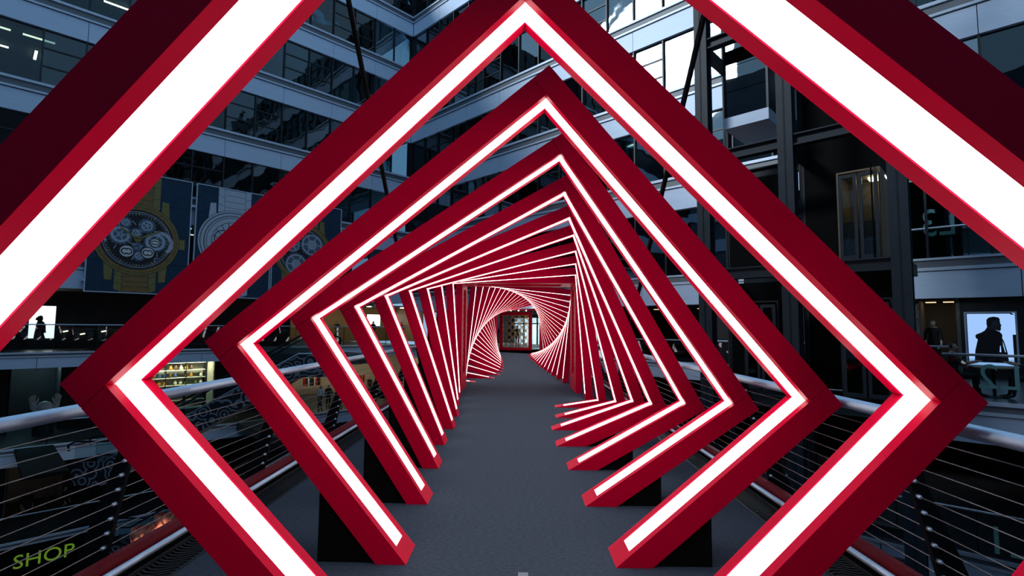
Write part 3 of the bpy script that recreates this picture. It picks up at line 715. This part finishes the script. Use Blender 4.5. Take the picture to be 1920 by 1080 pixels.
body('person', 'person in an open dark jacket beside the white-shirted one', 'person', wpos('L', x, 1.1, zL1), AL - R(10), 'stand', top='cloth_black', legs='cloth_black', group='shoppers')
# warm storey two levels down
g0, g1 = ray('L', 15, 900, 4.6)[0], ray('L', 118, 900, 4.6)[0]
shopwall('wall_shopfront_hall', 'L', 4.6, zG, -5.2, -50, 0, [(g0, g1)])
M['warmdim'] = emission('dim_warm_lamp', (1, .7, .4), 1.2)
shop('L', g0, g1, 4.6, zG, -5.2, 3, M['shop_pale'], M['warmdim'], 'the dim shop two storeys down', 2)
for i, (px, yy) in enumerate(((52, 2.6), (122, 2.2))):
    x = ray('L', px, 920, yy)[0]
    body('person', ('dark figure walking past the dim shop two storeys down', 'dark figure standing at the balustrade two storeys down')[i], 'person', wpos('L', x, yy, zG), AL + R(60 * i), ('walk', 'stand')[i])
# lettering on the fascia below
xa, za = ray('L', 24, 1066, -.02); xb, _ = ray('L', 137, 1066, -.02)
sf = MB(); sf.box(-4, 2.4, -.02, .1, -.2, 1.1)
sg_ = wthing('L', 'shop_sign', 'black fascia sign with thin green SHOP lettering at the lower left', 'sign', xa, -.02, za - .05)
MB().box(-4, xb - xa + 1.6, 0.0, .1, -.25, 1.0).build('board', M['black'], sg_)
me = text_mesh('SHOP', 1, .01, M['green_sign']); xs = [v.co.x for v in me.vertices]; sc_ = (xb - xa) / (max(xs) - min(xs))
for v in me.vertices: v.co = ((v.co.x - min(xs)) * sc_, v.co.y, v.co.z * sc_)
link('green_letters', me, sg_, (0, -.02, 0))
me = text_mesh('Y', 1, .01, M['white_sign'])
for v in me.vertices: v.co = (v.co.x * sc_, v.co.y, v.co.z * sc_)
link('white_letter', me, sg_, (-1.12, -.02, 0))
# cupped-hands sculpture in the cyan shop
x, z = ray('L', 83, 765, 3.6)
sc = wthing('L', 'hand_sculpture', 'white sculpture of raised cupped hands at the cyan shop', 'sculpture', x, 3.4, zL1)
MB().lathe([(.45, 0), (.45, 1.1), (.5, 1.15)], seg=20).build('pedestal', M['dark_wall'], sc)
MB().lathe([(.1, 1.15), (.32, 1.3), (.36, 1.5), (.25, 1.7), (.05, 1.78)], seg=18).build('globe', M['white'], sc, True)
for s in (-1, 1):
    hb = MB(); hb.tube([(s * .28, 0, 1.15), (s * .46, 0, 1.5), (s * .52, -.02, 1.8)], [.13, .15, .11], 10)
    for q in range(4): hb.tube([(s * .5 + (q - 1.5) * .06, -.02, 1.78), (s * .53 + (q - 1.5) * .07, -.06, 2.0), (s * .46 + (q - 1.5) * .06, -.10, 2.18 - abs(q - 1.5) * .05)], [.04, .036, .022], 7)
    hb.tube([(s * .42, -.03, 1.6), (s * .3, -.12, 1.85), (s * .28, -.12, 1.98)], [.05, .04, .025], 7)
    hb.build('hand', M['white'], sc, True)
# coral flowers on the hall storey
for i, (px, py) in enumerate(((265, 1035), (308, 1008))):
    x, z = ray('L', px, py, -7.6 + i * .5); z += .3
    t = wthing('L', 'paper_flower', ('coral paper flower with broad petals, the nearer of two beside the railing', 'coral paper flower with broad petals, the farther of two beside the railing')[i], 'flower', x, -7.6 + i * .5, zG)
    MB().tube([(0, 0, 0), (0, 0, z - zG - .1)], .05, 8).build('stem', M['leaf'], t)
    MB().lathe([(.10, 0), (.16, .06)], 0, -.75, z - zG - .75, 14).build('added_uplight', M['added_uplight'], t); MB().tube([(0, 0, z - zG - .75), (0, -.75, z - zG - .75)], .02, 6).build('added_uplight_arm', M['black_steel'], t)  # added glowing dish, tucked behind the kerb, to brighten the petals
    for q in range(7):
        a = q * 2 * math.pi / 7; mb = MB(); n = 7; vs = []
        for u in range(n):
            uu = u / (n - 1); wd = .34 * math.sin(math.pi * min(1, .12 + uu * .88)) ** .8 + .005; rr = .10 + .34 * math.sin(uu * 2.0); zz = z - zG - .1 + .85 * uu
            for v_ in (-1, -.5, 0, .5, 1): vs.append((rr * math.cos(a) - math.sin(a) * wd * v_ - .08 * abs(v_) * math.cos(a), rr * math.sin(a) + math.cos(a) * wd * v_ - .08 * abs(v_) * math.sin(a), zz))
        mb.add(vs, [(r0 * 5 + c, r0 * 5 + c + 1, r0 * 5 + c + 6, r0 * 5 + c + 5) for r0 in range(n - 1) for c in range(4)])
        o = mb.build('petal', M['coral'], t, True); sd = o.modifiers.new('thick', 'SOLIDIFY'); sd.thickness = .015

# ---------------------------------------------------------------- escalators on the left
def escalator(label, px_, py_, z):
    t = thing('escalator', label, 'escalator', (px_, py_, z), R(4)); rise = 4.55; run = rise / math.tan(R(30)); lo = -run
    prof = lambda o0: [(lo - 1.3, -rise + o0), (lo, -rise + o0), (0, o0), (1.2, o0)]
    for s in (-1, 1):
        up, dn = prof(.12), prof(-.85)
        y0, y1 = sorted((s * .66, s * .74))
        MB().prism(dn + up[::-1], y0, y1).build('side_cladding', M['rings'], t)
        g = prof(.86); y0, y1 = sorted((s * .60, s * .615)); MB().prism(prof(.12) + g[::-1], y0, y1).build('glass_side', M['clear'], t)
        hp = [(lo - 1.55, s * .61, -rise + .55), (lo - 1.6, s * .61, -rise + .8), (lo - 1.3, s * .61, -rise + .95), (lo, s * .61, -rise + .95), (0, s * .61, .95), (1.2, s * .61, .95), (1.45, s * .61, .8), (1.4, s * .61, .55)]
        MB().tube(hp, .045, 8).build('handrail', M['black_steel'], t, True)
        MB().tube([(lo, s * .68, -rise + .17), (0, s * .68, .17), (1.2, s * .68, .17)], .03, 8).build('skirt_rail', M['steel'], t, True)
    MB().prism(prof(-.85) + prof(-.75)[::-1], -.7, .7).build('underside', M['louvre'], t)
    stp = boxm(.40, 1.0, .2, M['louvre'], 'step'); n = int(run / .4)
    for i in range(n): link('step', stp, t, (lo + .2 + i * .4, 0, -rise + .577 * (i * .4)))
    return t
escalator('upper escalator with ring-patterned cladding rising to the left walkway', -9.7, 23.4, zL2)
escalator('lower escalator with ring-patterned cladding beneath the upper one', -10.4, 26.0, zL1)

# ---------------------------------------------------------------- watch banners on the left facade
BZ0, BZ1 = 3.30, 9.85
def banner(px0, px1, label):
    x0 = ray('L', px0, 500, -.3)[0]; x1 = ray('L', px1, 500, -.3)[0]; w = x1 - x0; z0, z1 = BZ0, BZ1
    t = wthing('L', 'banner', label, 'banner', (x0 + x1) / 2, -.3, z0); h = z1 - z0
    nrow = 4
    for i in range(nrow): MB().box(-w / 2 + .05, w / 2 - .05, -.02, .04, i * h / nrow + .008, (i + 1) * h / nrow - .008).build('print_panel', M['slate'], t)
    for s in (-1, 1): MB().box(*sorted((s * (w / 2 - .05), s * w / 2)), -.05, .1, 0, h).build('frame_edge', M['alu_lip'], t)
    MB().box(-w / 2, w / 2, -.05, .1, -.05, 0).build('frame_edge', M['alu_lip'], t); MB().box(-w / 2, w / 2, -.05, .1, h, h + .05).build('frame_edge', M['alu_lip'], t)
    for s in (-1, 1):
        for zz in (.5, h - 1.4): MB().box(*sorted((s * (w / 2 - .02), s * (w / 2 + .10))), -.02, .25, zz, zz + .12).build('clamp', M['alu_lip'], t)
    return t, w, h
def lay(t, name, m, draw, y):
    mb = MB(); draw(mb, y - .006, y); tag(mb.build(name, m, t), kind='stuff')
def gear(mb, cx, cz, r, y0, y1, teeth=14):
    pts = []
    for i in range(teeth * 4):
        a = 2 * math.pi * i / (teeth * 4); rr = r * (1.0 if (i // 2) % 2 else .88); pts.append((cx + rr * math.cos(a), cz + rr * math.sin(a)))
    mb.prism(pts, y0, y1)
def cc(mb, cx, cz, r, y0, y1):           # two interlocked open rings, back to back
    ring(mb, cx - r * .30, cz, r * .42, r * .62, y0, y1, 24, 40, 320); ring(mb, cx + r * .30, cz, r * .42, r * .62, y0, y1, 24, 220, 500)
t, w, h = banner(159, 353, 'slate banner printed with a gold skeleton watch, leftmost on the facade')
def centre(t, px, py):
    x, z = ray('L', px, py, -.3); lx = x - ((wpos('L', 0, 0) - Vector((*t.location.xy, 0))).length * -1); return lx, z - BZ0
def watch(t, px, py, r, strap_m, edge_m, rim_m, body_m, detail=1, h=BZ1 - BZ0):
    cx, cz = centre(t, px, py); c = lambda u, v: (cx + u * r, cz + v * r)
    def strap(mb, a, b):
        for lo, hi in ((0.02, cz - r * .9), (cz + r * .9, h - .02)):
            n = 4
            for i in range(n): mb.box(cx - .30 * r, cx + .30 * r, a, b, lo + (hi - lo) * i / n + .01, lo + (hi - lo) * (i + 1) / n - .01)
    lay(t, 'strap_print', strap_m, strap, -.022)
    def edges(mb, a, b):
        for s in (-1, 1):
            for lo, hi in ((0.02, cz - r * .86), (cz + r * .86, h - .02)):
                n = 3
                for i in range(n):
                    l2, h2 = lo + (hi - lo) * i / n, lo + (hi - lo) * (i + 1) / n
                    mb.prism([(cx + s * .31 * r, l2), (cx + s * .48 * r, l2 + .12), (cx + s * .48 * r, h2 + .10), (cx + s * .31 * r, h2 - .02)][::s], a, b)
            for v in (-1, 1): mb.prism([c(s * .52, v * .70), c(s * .74, v * .62), c(s * .70, v * 1.16), c(s * .54, v * 1.18)][::s * v], a, b)
        mb.box(cx + r * .98, cx + r * 1.15, a, b, cz - .17 * r, cz + .12 * r)
    lay(t, 'lug_print', edge_m, edges, -.026)
    lay(t, 'case_outline', M['ink'], lambda m_, a, b: disc(m_, cx, cz, r * 1.012, a, b, 48), -.028)
    lay(t, 'case_rim', rim_m, lambda m_, a, b: ring(m_, cx, cz, r * .95, r, a, b, 48), -.032)
    lay(t, 'case_print', body_m, lambda m_, a, b: ring(m_, cx, cz, r * .85, r * .94, a, b, 48), -.032)
    lay(t, 'dial_ring', M['silver'], lambda m_, a, b: (ring(m_, cx, cz, r * .785, r * .80, a, b, 48), ring(m_, cx, cz, r * .745, r * .755, a, b, 48)), -.032)
    return cx, cz, c
cx, cz, c = watch(t, 258, 449.6, 1.93, M['bronze'], M['olive'], M['olive'], M['bronze'])
r_ = 1.93
def g1(mb, a, b):
    for (u, v, q, n) in ((-.40, .10, .30, 18), (.42, -.02, .30, 18), (.20, .42, .22, 14), (-.05, .18, .16, 12), (-.3, .45, .16, 12), (.05, -.45, .16, 12), (0, -.2, .14, 10)): gear(mb, *c(u, v), q * r_, a, b, n)
lay(t, 'gear_print', M['steelblue'], g1, -.034)
def g2(mb, a, b):
    for (u, v, q) in ((-.40, .10, .22), (.42, -.02, .24), (.20, .42, .14), (-.05, .18, .10), (-.3, .45, .10), (.05, -.45, .10)):
        ring(mb, *c(u, v), q * r_ * .72, q * r_, a, b, 24); disc(mb, *c(u, v), q * r_ * .3, a, b, 16)
        for k in range(5): bar(mb, c(u, v), c(u + q * .8 * math.cos(k * 1.257), v + q * .8 * math.sin(k * 1.257)), .05, b - a, a)
    ring(mb, *c(.50, -.05), .26 * r_, .36 * r_, a, b, 30, -50, 110); ring(mb, *c(-.42, .12), .34 * r_, .40 * r_, a, b, 30, 60, 220)
    for k in range(60):
        q = R(k * 6); bar(mb, c(.69 * math.cos(q), .69 * math.sin(q)), c(.73 * math.cos(q), .73 * math.sin(q)), .02, b - a, a)
    rr = random.Random(3)
    for k in range(26):
        q, d = rr.random() * 6.28, rr.uniform(.15, .66); u, v = d * math.cos(q), d * math.sin(q)
        bar(mb, c(u, v), c(u + rr.uniform(-.12, .12), v + rr.uniform(-.12, .12)), .035, b - a, a)
lay(t, 'movement_print', M['silver'], g2, -.038)
LG = ((-.24, -.35, .17), (.25, -.35, .16), (.41, -.04, .12))
lay(t, 'medallion', M['ink'], lambda m_, a, b: [disc(m_, *c(u, v), q * r_ * 1.08, a, b, 28) for u, v, q in LG], -.041)
lay(t, 'medallion_face', M['white'], lambda m_, a, b: [disc(m_, *c(u, v), q * r_ * .92, a, b, 28) for u, v, q in LG], -.045)
lay(t, 'medallion_emblem', M['ink'], lambda m_, a, b: [cc(m_, *c(u, v), q * r_ * .85, a, b) for u, v, q in LG], -.049)
def hands(mb, a, b):
    for (u, v) in ((-.40, .30), (.52, .31)): bar(mb, c(0, .02), c(u, v), .09, b - a, a)
    disc(mb, *c(0, .02), .09 * r_, a, b, 16)
    for k in range(12):
        q = R(k * 30); bar(mb, c(.70 * math.cos(q), .70 * math.sin(q)), c(.78 * math.cos(q), .78 * math.sin(q)), .10, b - a, a)
lay(t, 'watch_hands', M['olive'], hands, -.053)

t, w, h = banner(361, 506, 'slate banner printed with a white line-drawn watch, second from the left')
cx, cz, c = watch(t, 437, 455, 1.93, M['whiteprint'], M['whiteprint'], M['whiteprint'], M['whiteprint'])
lay(t, 'dial_print', M['whiteprint'], lambda m_, a, b: disc(m_, cx, cz, 1.93 * .84, a, b, 48), -.036)
def lines(mb, a, b):
    for q in (.62, .76, .82, .93): ring(mb, cx, cz, 1.93 * q, 1.93 * (q + .014), a, b, 48)
    for k in range(18):
        q = R(k * 20 + 5); bar(mb, c(.15 * math.cos(q + .5), .15 * math.sin(q + .5)), c(.62 * math.cos(q), .62 * math.sin(q)), .035, b - a, a)
    for (u, v, q) in ((-.3, .1, .26), (.3, .0, .26), (0, .35, .2), (0, -.35, .2)): ring(mb, *c(u, v), q * 1.93 * .9, q * 1.93, a, b, 28); ring(mb, *c(u, v), q * 1.93 * .4, q * 1.93 * .46, a, b, 20)
lay(t, 'line_drawing', M['ink'], lines, -.040)

t, w, h = banner(508, 637, 'slate banner printed with a gold-ringed gear watch, third from the left')
cx, cz, c = watch(t, 569, 474, 1.95, M['ink'], M['olive'], M['bronze'], M['olive'])
def g3(mb, a, b):
    for (u, v, q, n) in ((.28, .30, .42, 22), (-.25, -.42, .40, 22), (-.4, .25, .3, 16), (.4, -.35, .26, 14)): gear(mb, *c(u, v), q * 1.95, a, b, n)
lay(t, 'gear_print', M['steelblue'], g3, -.034)
def g4(mb, a, b):
    for (u, v, q) in ((.28, .30, .40), (-.25, -.42, .38), (-.4, .25, .27), (.4, -.35, .24)):
        ring(mb, *c(u, v), q * 1.95 * .78, q * 1.95 * .9, a, b, 32); ring(mb, *c(u, v), q * 1.95 * .2, q * 1.95 * .42, a, b, 20)
        for k in range(6): bar(mb, c(u, v), c(u + q * .8 * math.cos(k * 1.047), v + q * .8 * math.sin(k * 1.047)), .07, b - a, a)
    for k in range(4): ring(mb, *c(-.45, .0), 1.95 * (.2 + .1 * k), 1.95 * (.24 + .1 * k), a, b, 30, 100, 220)
lay(t, 'movement_print', M['silver'], g4, -.038)

# ---------------------------------------------------------------- lift tower on the right
def ibeam(mb, a, b, w, h, horiz=True):      # I section between two points along local x or z
    if horiz:
        (x0, y, z), x1 = a, b; f = .035
        mb.box(x0, x1, y - w / 2, y + w / 2, z + h / 2 - f, z + h / 2); mb.box(x0, x1, y - w / 2, y + w / 2, z - h / 2, z - h / 2 + f); mb.box(x0, x1, y - .02, y + .02, z - h / 2, z + h / 2)
    else:
        (x, y, z0), z1 = a, b; f = .04
        mb.box(x - w / 2, x + w / 2, y - h / 2, y - h / 2 + f, z0, z1); mb.box(x - w / 2, x + w / 2, y + h / 2 - f, y + h / 2, z0, z1); mb.box(x - .025, x + .025, y - h / 2, y + h / 2, z0, z1)
lt = wthing('R', 'lift_tower', 'tall blue-grey steel lift tower of columns and beams right of the bridge', 'lift tower', 30.4, -9.45, -13.8)
CXS = (-2.15, 0, 2.25); H = 36
for x in CXS:
    for yy, wd in ((0, .36), (2.3, .14)):
        mb = MB(); ibeam(mb, (x - (.22 if yy else 0), yy, 0), H, wd, .34, False); mb.build('column', M['column'], lt)
for zz in (13.8 + 3.1 - 9.9, 13.8 + 3.1 - 6.6, 13.8 + 3.1 - 3.3, 13.8 + 3.1, 13.8 + 6.4, 13.8 + 9.75, 13.8 + 13.1, 13.8 + 16.4, 13.8 + 19.7):
    for x0, x1 in ((CXS[0], CXS[1]), (CXS[1], CXS[2])):
        for yy in (0, 2.3):
            mb = MB(); ibeam(mb, (x0 + .18, yy, zz), x1 - .18, .26, .30); mb.build('beam', M['column'], lt)
    for x in CXS:
        MB().box(x - .15, x + .05, .17, 2.2, zz - .14, zz + .14).build('side_beam', M['black_steel'], lt)
for (x0, x1, z0, z1) in ((CXS[0], CXS[1], 13.8, 13.8 + 3), (CXS[0], CXS[1], 13.8 + 3.3, 13.8 + 6.2), (CXS[1], CXS[2], 13.8, 13.8 + 3), (CXS[1], CXS[2], 13.8 + 3.0, 13.8 + 6.5), (CXS[1], CXS[2], 13.8 + 6.5, 13.8 + 9.9)):
    MB().box(x0 - .14, x1 - .3, 2.05, 2.1, z0, z1).build('added_dark_sheet', M['black'], lt)  # added black sheets that darken the view through the tower bays
# glass lift car high between the two left columns
M['carglass'] = glass('mirror_lift_glass', (.10, .14, .17), .01, 2.6, wave=.03)
x0, zb = ray('R', 1357, 243, -8.95); x1, _ = ray('R', 1441, 220, -8.95); _, zt = ray('R', 1400, 62, -8.95)
cw = x1 - x0
cr = wthing('R', 'lift_car', 'mirror-glass lift car hanging high between the steel columns', 'lift car', (x0 + x1) / 2, -8.9, zb)
hh = 2.6
for s in (-1, 1): MB().box(*sorted((s * (cw / 2 - .06), s * cw / 2)), 0, 1.6, .32, hh).build('corner_post', M['mullion'], cr)
for i in range(3): MB().box(-cw / 2 + .06, cw / 2 - .06, .0, .03, .34 + i * (hh - .36) / 3, .32 + (i + 1) * (hh - .36) / 3).build('glass_panel', M['carglass'], cr)
MB().box(-cw / 2, cw / 2, -.03, 1.65, 0, .32).build('floor_skirt', M['alu'], cr); MB().box(-cw / 2, cw / 2, -.03, 1.65, hh, hh + .2).build('roof', M['mullion'], cr)
MB().box(-cw / 2 + .06, cw / 2 - .06, 1.58, 1.62, .32, hh).build('rear_wall', M['mullion'], cr)
# landing doors
M['cabin'] = mat('cream_cabin_lining', (.22, .16, .09), .6, noise=.1, nscale=10)
M['mesh'] = mat('brown_mesh', (.10, .075, .04), .6, noise=.3, nscale=60)
M['cabinlamp'] = emission('cabin_lamp', (1, .86, .6), 5.0)
def lift_door(label, pxa, pxb, z, lit, hgt=2.05):
    x0 = ray('R', pxa, 480, -9.4)[0]; x1 = ray('R', pxb, 480, -9.4)[0]; w = x1 - x0
    d = wthing('R', 'lift_door', label, 'lift door', (x0 + x1) / 2, -9.35, z)
    for s in (-1, 1):
        a, b = sorted((s * .02, s * w / 2))
        lf = MB(); lf.box(a, a + .07, -.03, .03, 0, hgt); lf.box(b - .07, b, -.03, .03, 0, hgt); lf.box(a + .07, b - .07, -.03, .03, 0, .10); lf.box(a + .07, b - .07, -.03, .03, hgt - .08, hgt)
        leaf = lf.build('door_leaf', M['column'], d); MB().box(a + .07, b - .07, -.006, .006, .10, hgt - .08).build('glass_pane', M['clear'], leaf)
        if lit:
            ms = MB()
            for i in range(9): ms.box(a + .08 + i * (b - a - .18) / 8, a + .095 + i * (b - a - .18) / 8, .02, .03, .12, .9)
            for i in range(18): ms.box(a + .07, b - .07, .03, .04, .13 + i * .044, .142 + i * .044)
            tag(ms.build('mesh_guard', M['black_steel'], leaf), kind='stuff')
    cb = MB(); W2 = w / 2 + .01
    cb.box(-W2, W2, 1.25, 1.3, 0, hgt + .1); cb.box(-W2 - .04, -W2, .06, 1.3, 0, hgt + .1); cb.box(W2, W2 + .04, .06, 1.3, 0, hgt + .1); cb.box(-W2, W2, .06, 1.3, hgt + .06, hgt + .1); cb.box(-W2, W2, .06, 1.3, -.04, 0)
    cb.build('cabin', M['cabin'] if lit else M['dark_wall'], d)
    if lit:
        MB().box(.1, .45, .7, 1.0, hgt - .02, hgt + .03).build('cabin_lamp', M['cabinlamp'], d); MB().tube([(.28, -.05, -.1), (.28, -.05, hgt + .2)], .018, 6).build('cable', M['black'], d)
        MB().box(-W2, W2, 1.18, 1.22, .0, .95).build('wainscot', M['mesh'], d)
    return d
lift_door('lit double glass lift door with mesh guards between the right columns', 1576, 1651, 3.26, True)
lift_door('dark double glass lift door at bridge level between the right columns', 1572, 1662, .05, False, 2.2)
lift_door('dark double glass lift door at bridge level between the left columns', 1392, 1450, .05, False, 2.2)

# ---------------------------------------------------------------- right side shops
x0, z1 = ray('R', 1807, 585, .25); x1, z0 = ray('R', 1913, 690, .25); w = x1 - x0; hh = z1 + .0
d0, d1 = ray('R', 1722, 600, 0)[0], ray('R', 1792, 600, 0)[0]
e0, e1 = ray('R', 1140, 600, 0)[0], ray('R', 1312, 600, 0)[0]
shopwall('wall_shopfront_right', 'R', .3, 0, 2.75, 18.5, 52, [(e0, e1), (d0, d1)])
shop('R', d0, d1, .3, 0, 2.75, 2.5, M['shop_pale'], M['warmdim'], 'the menswear window on the right', 2, .3)
shop('R', e0, e1, .3, 0, 2.75, 6, M['dark_wall'], M['warmdim'], 'the dark cafe beyond the right arches', 6, .25)
lb = wthing('R', 'lightbox_poster', 'blue glowing poster of a man in a black hooded jacket', 'lightbox', (x0 + x1) / 2, .24, z0)
H_ = z1 - z0
MB().box(-w / 2 + .05, w / 2 - .05, -.03, .05, .05, H_ - .05).build('screen', M['lightbox'], lb)
for s in (-1, 1): MB().box(*sorted((s * (w / 2 - .05), s * w / 2)), -.07, .05, 0, H_).build('frame_edge', M['alu_lip'], lb)
MB().box(-w / 2 + .05, w / 2 - .05, -.07, .05, H_ - .05, H_).build('frame_edge', M['alu_lip'], lb); MB().box(-w / 2 + .05, w / 2 - .05, -.07, .05, 0, .05).build('frame_edge', M['alu_lip'], lb)
q = lambda pts: [((x - 835) / 265 * (w / 2), (640 - y) / 520 * H_) for x, y in pts]
def pr(nm, m_, pts, y): 
    P_ = q(pts); A_ = sum(P_[i][0] * P_[(i + 1) % len(P_)][1] - P_[(i + 1) % len(P_)][0] * P_[i][1] for i in range(len(P_)))
    MB().prism(P_ if A_ > 0 else P_[::-1], y - .006, y).build(nm, m_, lb)
M['ad_skin'] = mat('poster_skin_print', (.030, .034, .045), .6, noise=.4, nscale=6)
pr('jacket_print', M['ink'], [(655, 600), (668, 490), (700, 385), (682, 372), (676, 350), (690, 335), (735, 320), (775, 300), (800, 270), (870, 285), (925, 310), (948, 335), (946, 372), (962, 400), (975, 450), (990, 510), (998, 600)], -.034)
pr('face_print', M['ad_skin'], [(800, 275), (803, 215), (830, 195), (870, 188), (915, 190), (932, 205), (936, 235), (947, 250), (938, 262), (940, 280), (930, 303), (912, 300), (880, 290), (840, 285)], -.040)
pr('hair_print', M['ink'], [(797, 240), (800, 195), (825, 175), (875, 167), (920, 175), (935, 195), (930, 205), (905, 195), (870, 198), (850, 215), (845, 245), (830, 262), (812, 265)], -.046)
pr('strap_print', M['lightbox'], [(912, 500), (920, 440), (926, 440), (928, 500)], -.046); pr('strap_print', M['lightbox'], [(948, 395), (957, 430), (972, 498), (965, 500), (950, 440)], -.046)
pr('bar_print', M['ink'], [(1048, 335), (1084, 335), (1084, 620), (1048, 620)], -.034); pr('bar_print', M['ink'], [(585, 135), (600, 135), (600, 600), (585, 600)], -.034)
pr('bar_print', M['ink'], [(585, 130), (1040, 130), (1080, 150), (1040, 150), (1035, 140), (585, 140)], -.034)
xm = ray('R', 1751, 640, 1.0)[0]
body('mannequin', 'ivory headed mannequin in a black jacket in the right shop window', 'mannequin', wpos('R', xm, 1.0, .15), AR, 'stand', top='cloth_black', legs='cloth_black', skin='mann', hair='mann', h=1.82)
tag(MB().box(-.3, .3, -.3, .3, 0, .15).build('display_plinth', M['white'], None, loc=wpos('R', xm, 1.0, 0), rz=AR), 'low white plinth under the black-jacketed mannequin', 'plinth')
# cafe table with two seated people behind the right balustrade
tx = ray('R', 1862, 690, -6.3)[0]
tb = wthing('R', 'cafe_table', 'small dark cafe table behind the right glass balustrade', 'table', tx, -6.3, 0)
MB().lathe([(.38, .70), (.38, .73)], seg=20).build('table_top', M['wood'], tb); MB().tube([(0, 0, .03), (0, 0, .70)], .035, 10).build('pedestal', M['black_steel'], tb); MB().lathe([(.24, 0), (.22, .03)], seg=18).build('base', M['black_steel'], tb)
for s, lab in ((-1, 'left'), (1, 'right')):
    ch = wthing('R', 'cafe_chair', 'dark cafe chair on the %s side of the small table' % lab, 'chair', tx + s * .78, -6.3, 0, turn=-s * R(90))
    MB().box(-.21, .21, -.21, .21, .42, .46).build('seat', M['black'], ch); MB().box(-.2, .2, .19, .22, .5, .88).build('backrest', M['black'], ch)
    for a in (-.18, .18):
        for b in (-.18, .18): MB().tube([(a, b, 0), (a, b, .46 if b < 0 else .86)], .014, 6).build('leg', M['black_steel'], ch)
    body('person', 'person in dark clothes seated on the %s of the cafe table' % lab, 'person', wpos('R', tx + s * .74, -6.3, .0), AR - s * R(90), 'sit', group='seated cafe guests')
for i in range(3):
    x, z = ray('R', 1150 + i * 30, 640, 3.0)
xs_, zs_ = ray('R', 1447, 588, -2)
tsn = wthing('R', 'shop_sign', 'small white TX sign glimpsed beside the second steel column', 'sign', xs_, -2, zs_)
link('letters', text_mesh('TX', .42, .01, M['white_sign']), tsn); MB().box(-.1, .7, .02, .06, -.08, .42).build('board', M['black'], tsn); MB().tube([(.3, .04, .42), (.3, .04, 2.85 - zs_)], .015, 6).build('hanger', M['black_steel'], tsn)

# ---------------------------------------------------------------- bright entrance hall at the far end
m = MB(); m.box(-4.4, 18.4, .2, 14, -.4, -.01); tag(m.build('floor_entrance', M['stone'], None, loc=(*CORN, 0), rz=AR), kind='structure')
ew = MB(); ew.box(-4.4, 18.4, 12.8, 13.0, 2.5, 2.86)
W = ew.build('window_1', M['mullion'], None, loc=(*CORN, 0), rz=AR); tag(W, kind='structure')
for i in range(14):
    MB().box(-4.4 + i * 1.7, -4.32 + i * 1.7, 12.82, 12.98, 0, 2.5).build('mullion', M['mullion'], W)
    if i < 13: MB().box(-4.32 + i * 1.7, -2.7 + i * 1.7, 12.89, 12.91, 0, 2.5).build('window_pane', M['clear'], W)
MB().box(-4.4, 18.4, 12.84, 12.96, 1.9, 2.0).build('transom', M['mullion'], W)
m = MB(); m.box(18.4, 18.6, .3, 13, 0, 2.85); tag(m.build('wall_entrance', M['slab'], None, loc=(*CORN, 0), rz=AR), kind='structure')
M['hall'] = emission('added_daylight_lamp', (.86, .94, 1), 300)
shop('R', -4.4, 18.4, 13.1, -.4, 2.9, 5, M['white'], M['hall'], 'the added room standing in for daylight behind the entrance glass', 8, 1.4)  # added white room with strong lamps, in place of the daylight outside
body('person', 'small dark figure standing in the bright entrance behind the lattice screen', 'person', (at(970, 640, 42).x, 42, 0), R(180), 'stand')
body('person', 'dark figure standing just left of the lattice screen', 'person', (at(931, 640, 37).x, 37, 0), R(150), 'stand')
# escalator-like brace at the entrance right of the screen
st = thing('stair_flight', 'dark sloping stair flight right of the lattice screen', 'stairs', (at(1012, 620, 39).x + 2.4, 39, 0), R(0))
MB().prism([(-2.2, 2.7), (-2.2, 2.35), (2.2, -.0), (2.6, -.0)], -.5, -.42).build('stringer', M['mullion'], st); MB().prism([(-2.2, 2.7), (-2.2, 2.35), (2.2, -.0), (2.6, -.0)], .42, .5).build('stringer', M['mullion'], st)
for i in range(14): MB().box(-2.1 + i * .31, -1.8 + i * .31, -.42, .42, 2.48 - i * .172, 2.52 - i * .172).build('tread', M['mullion'], st)
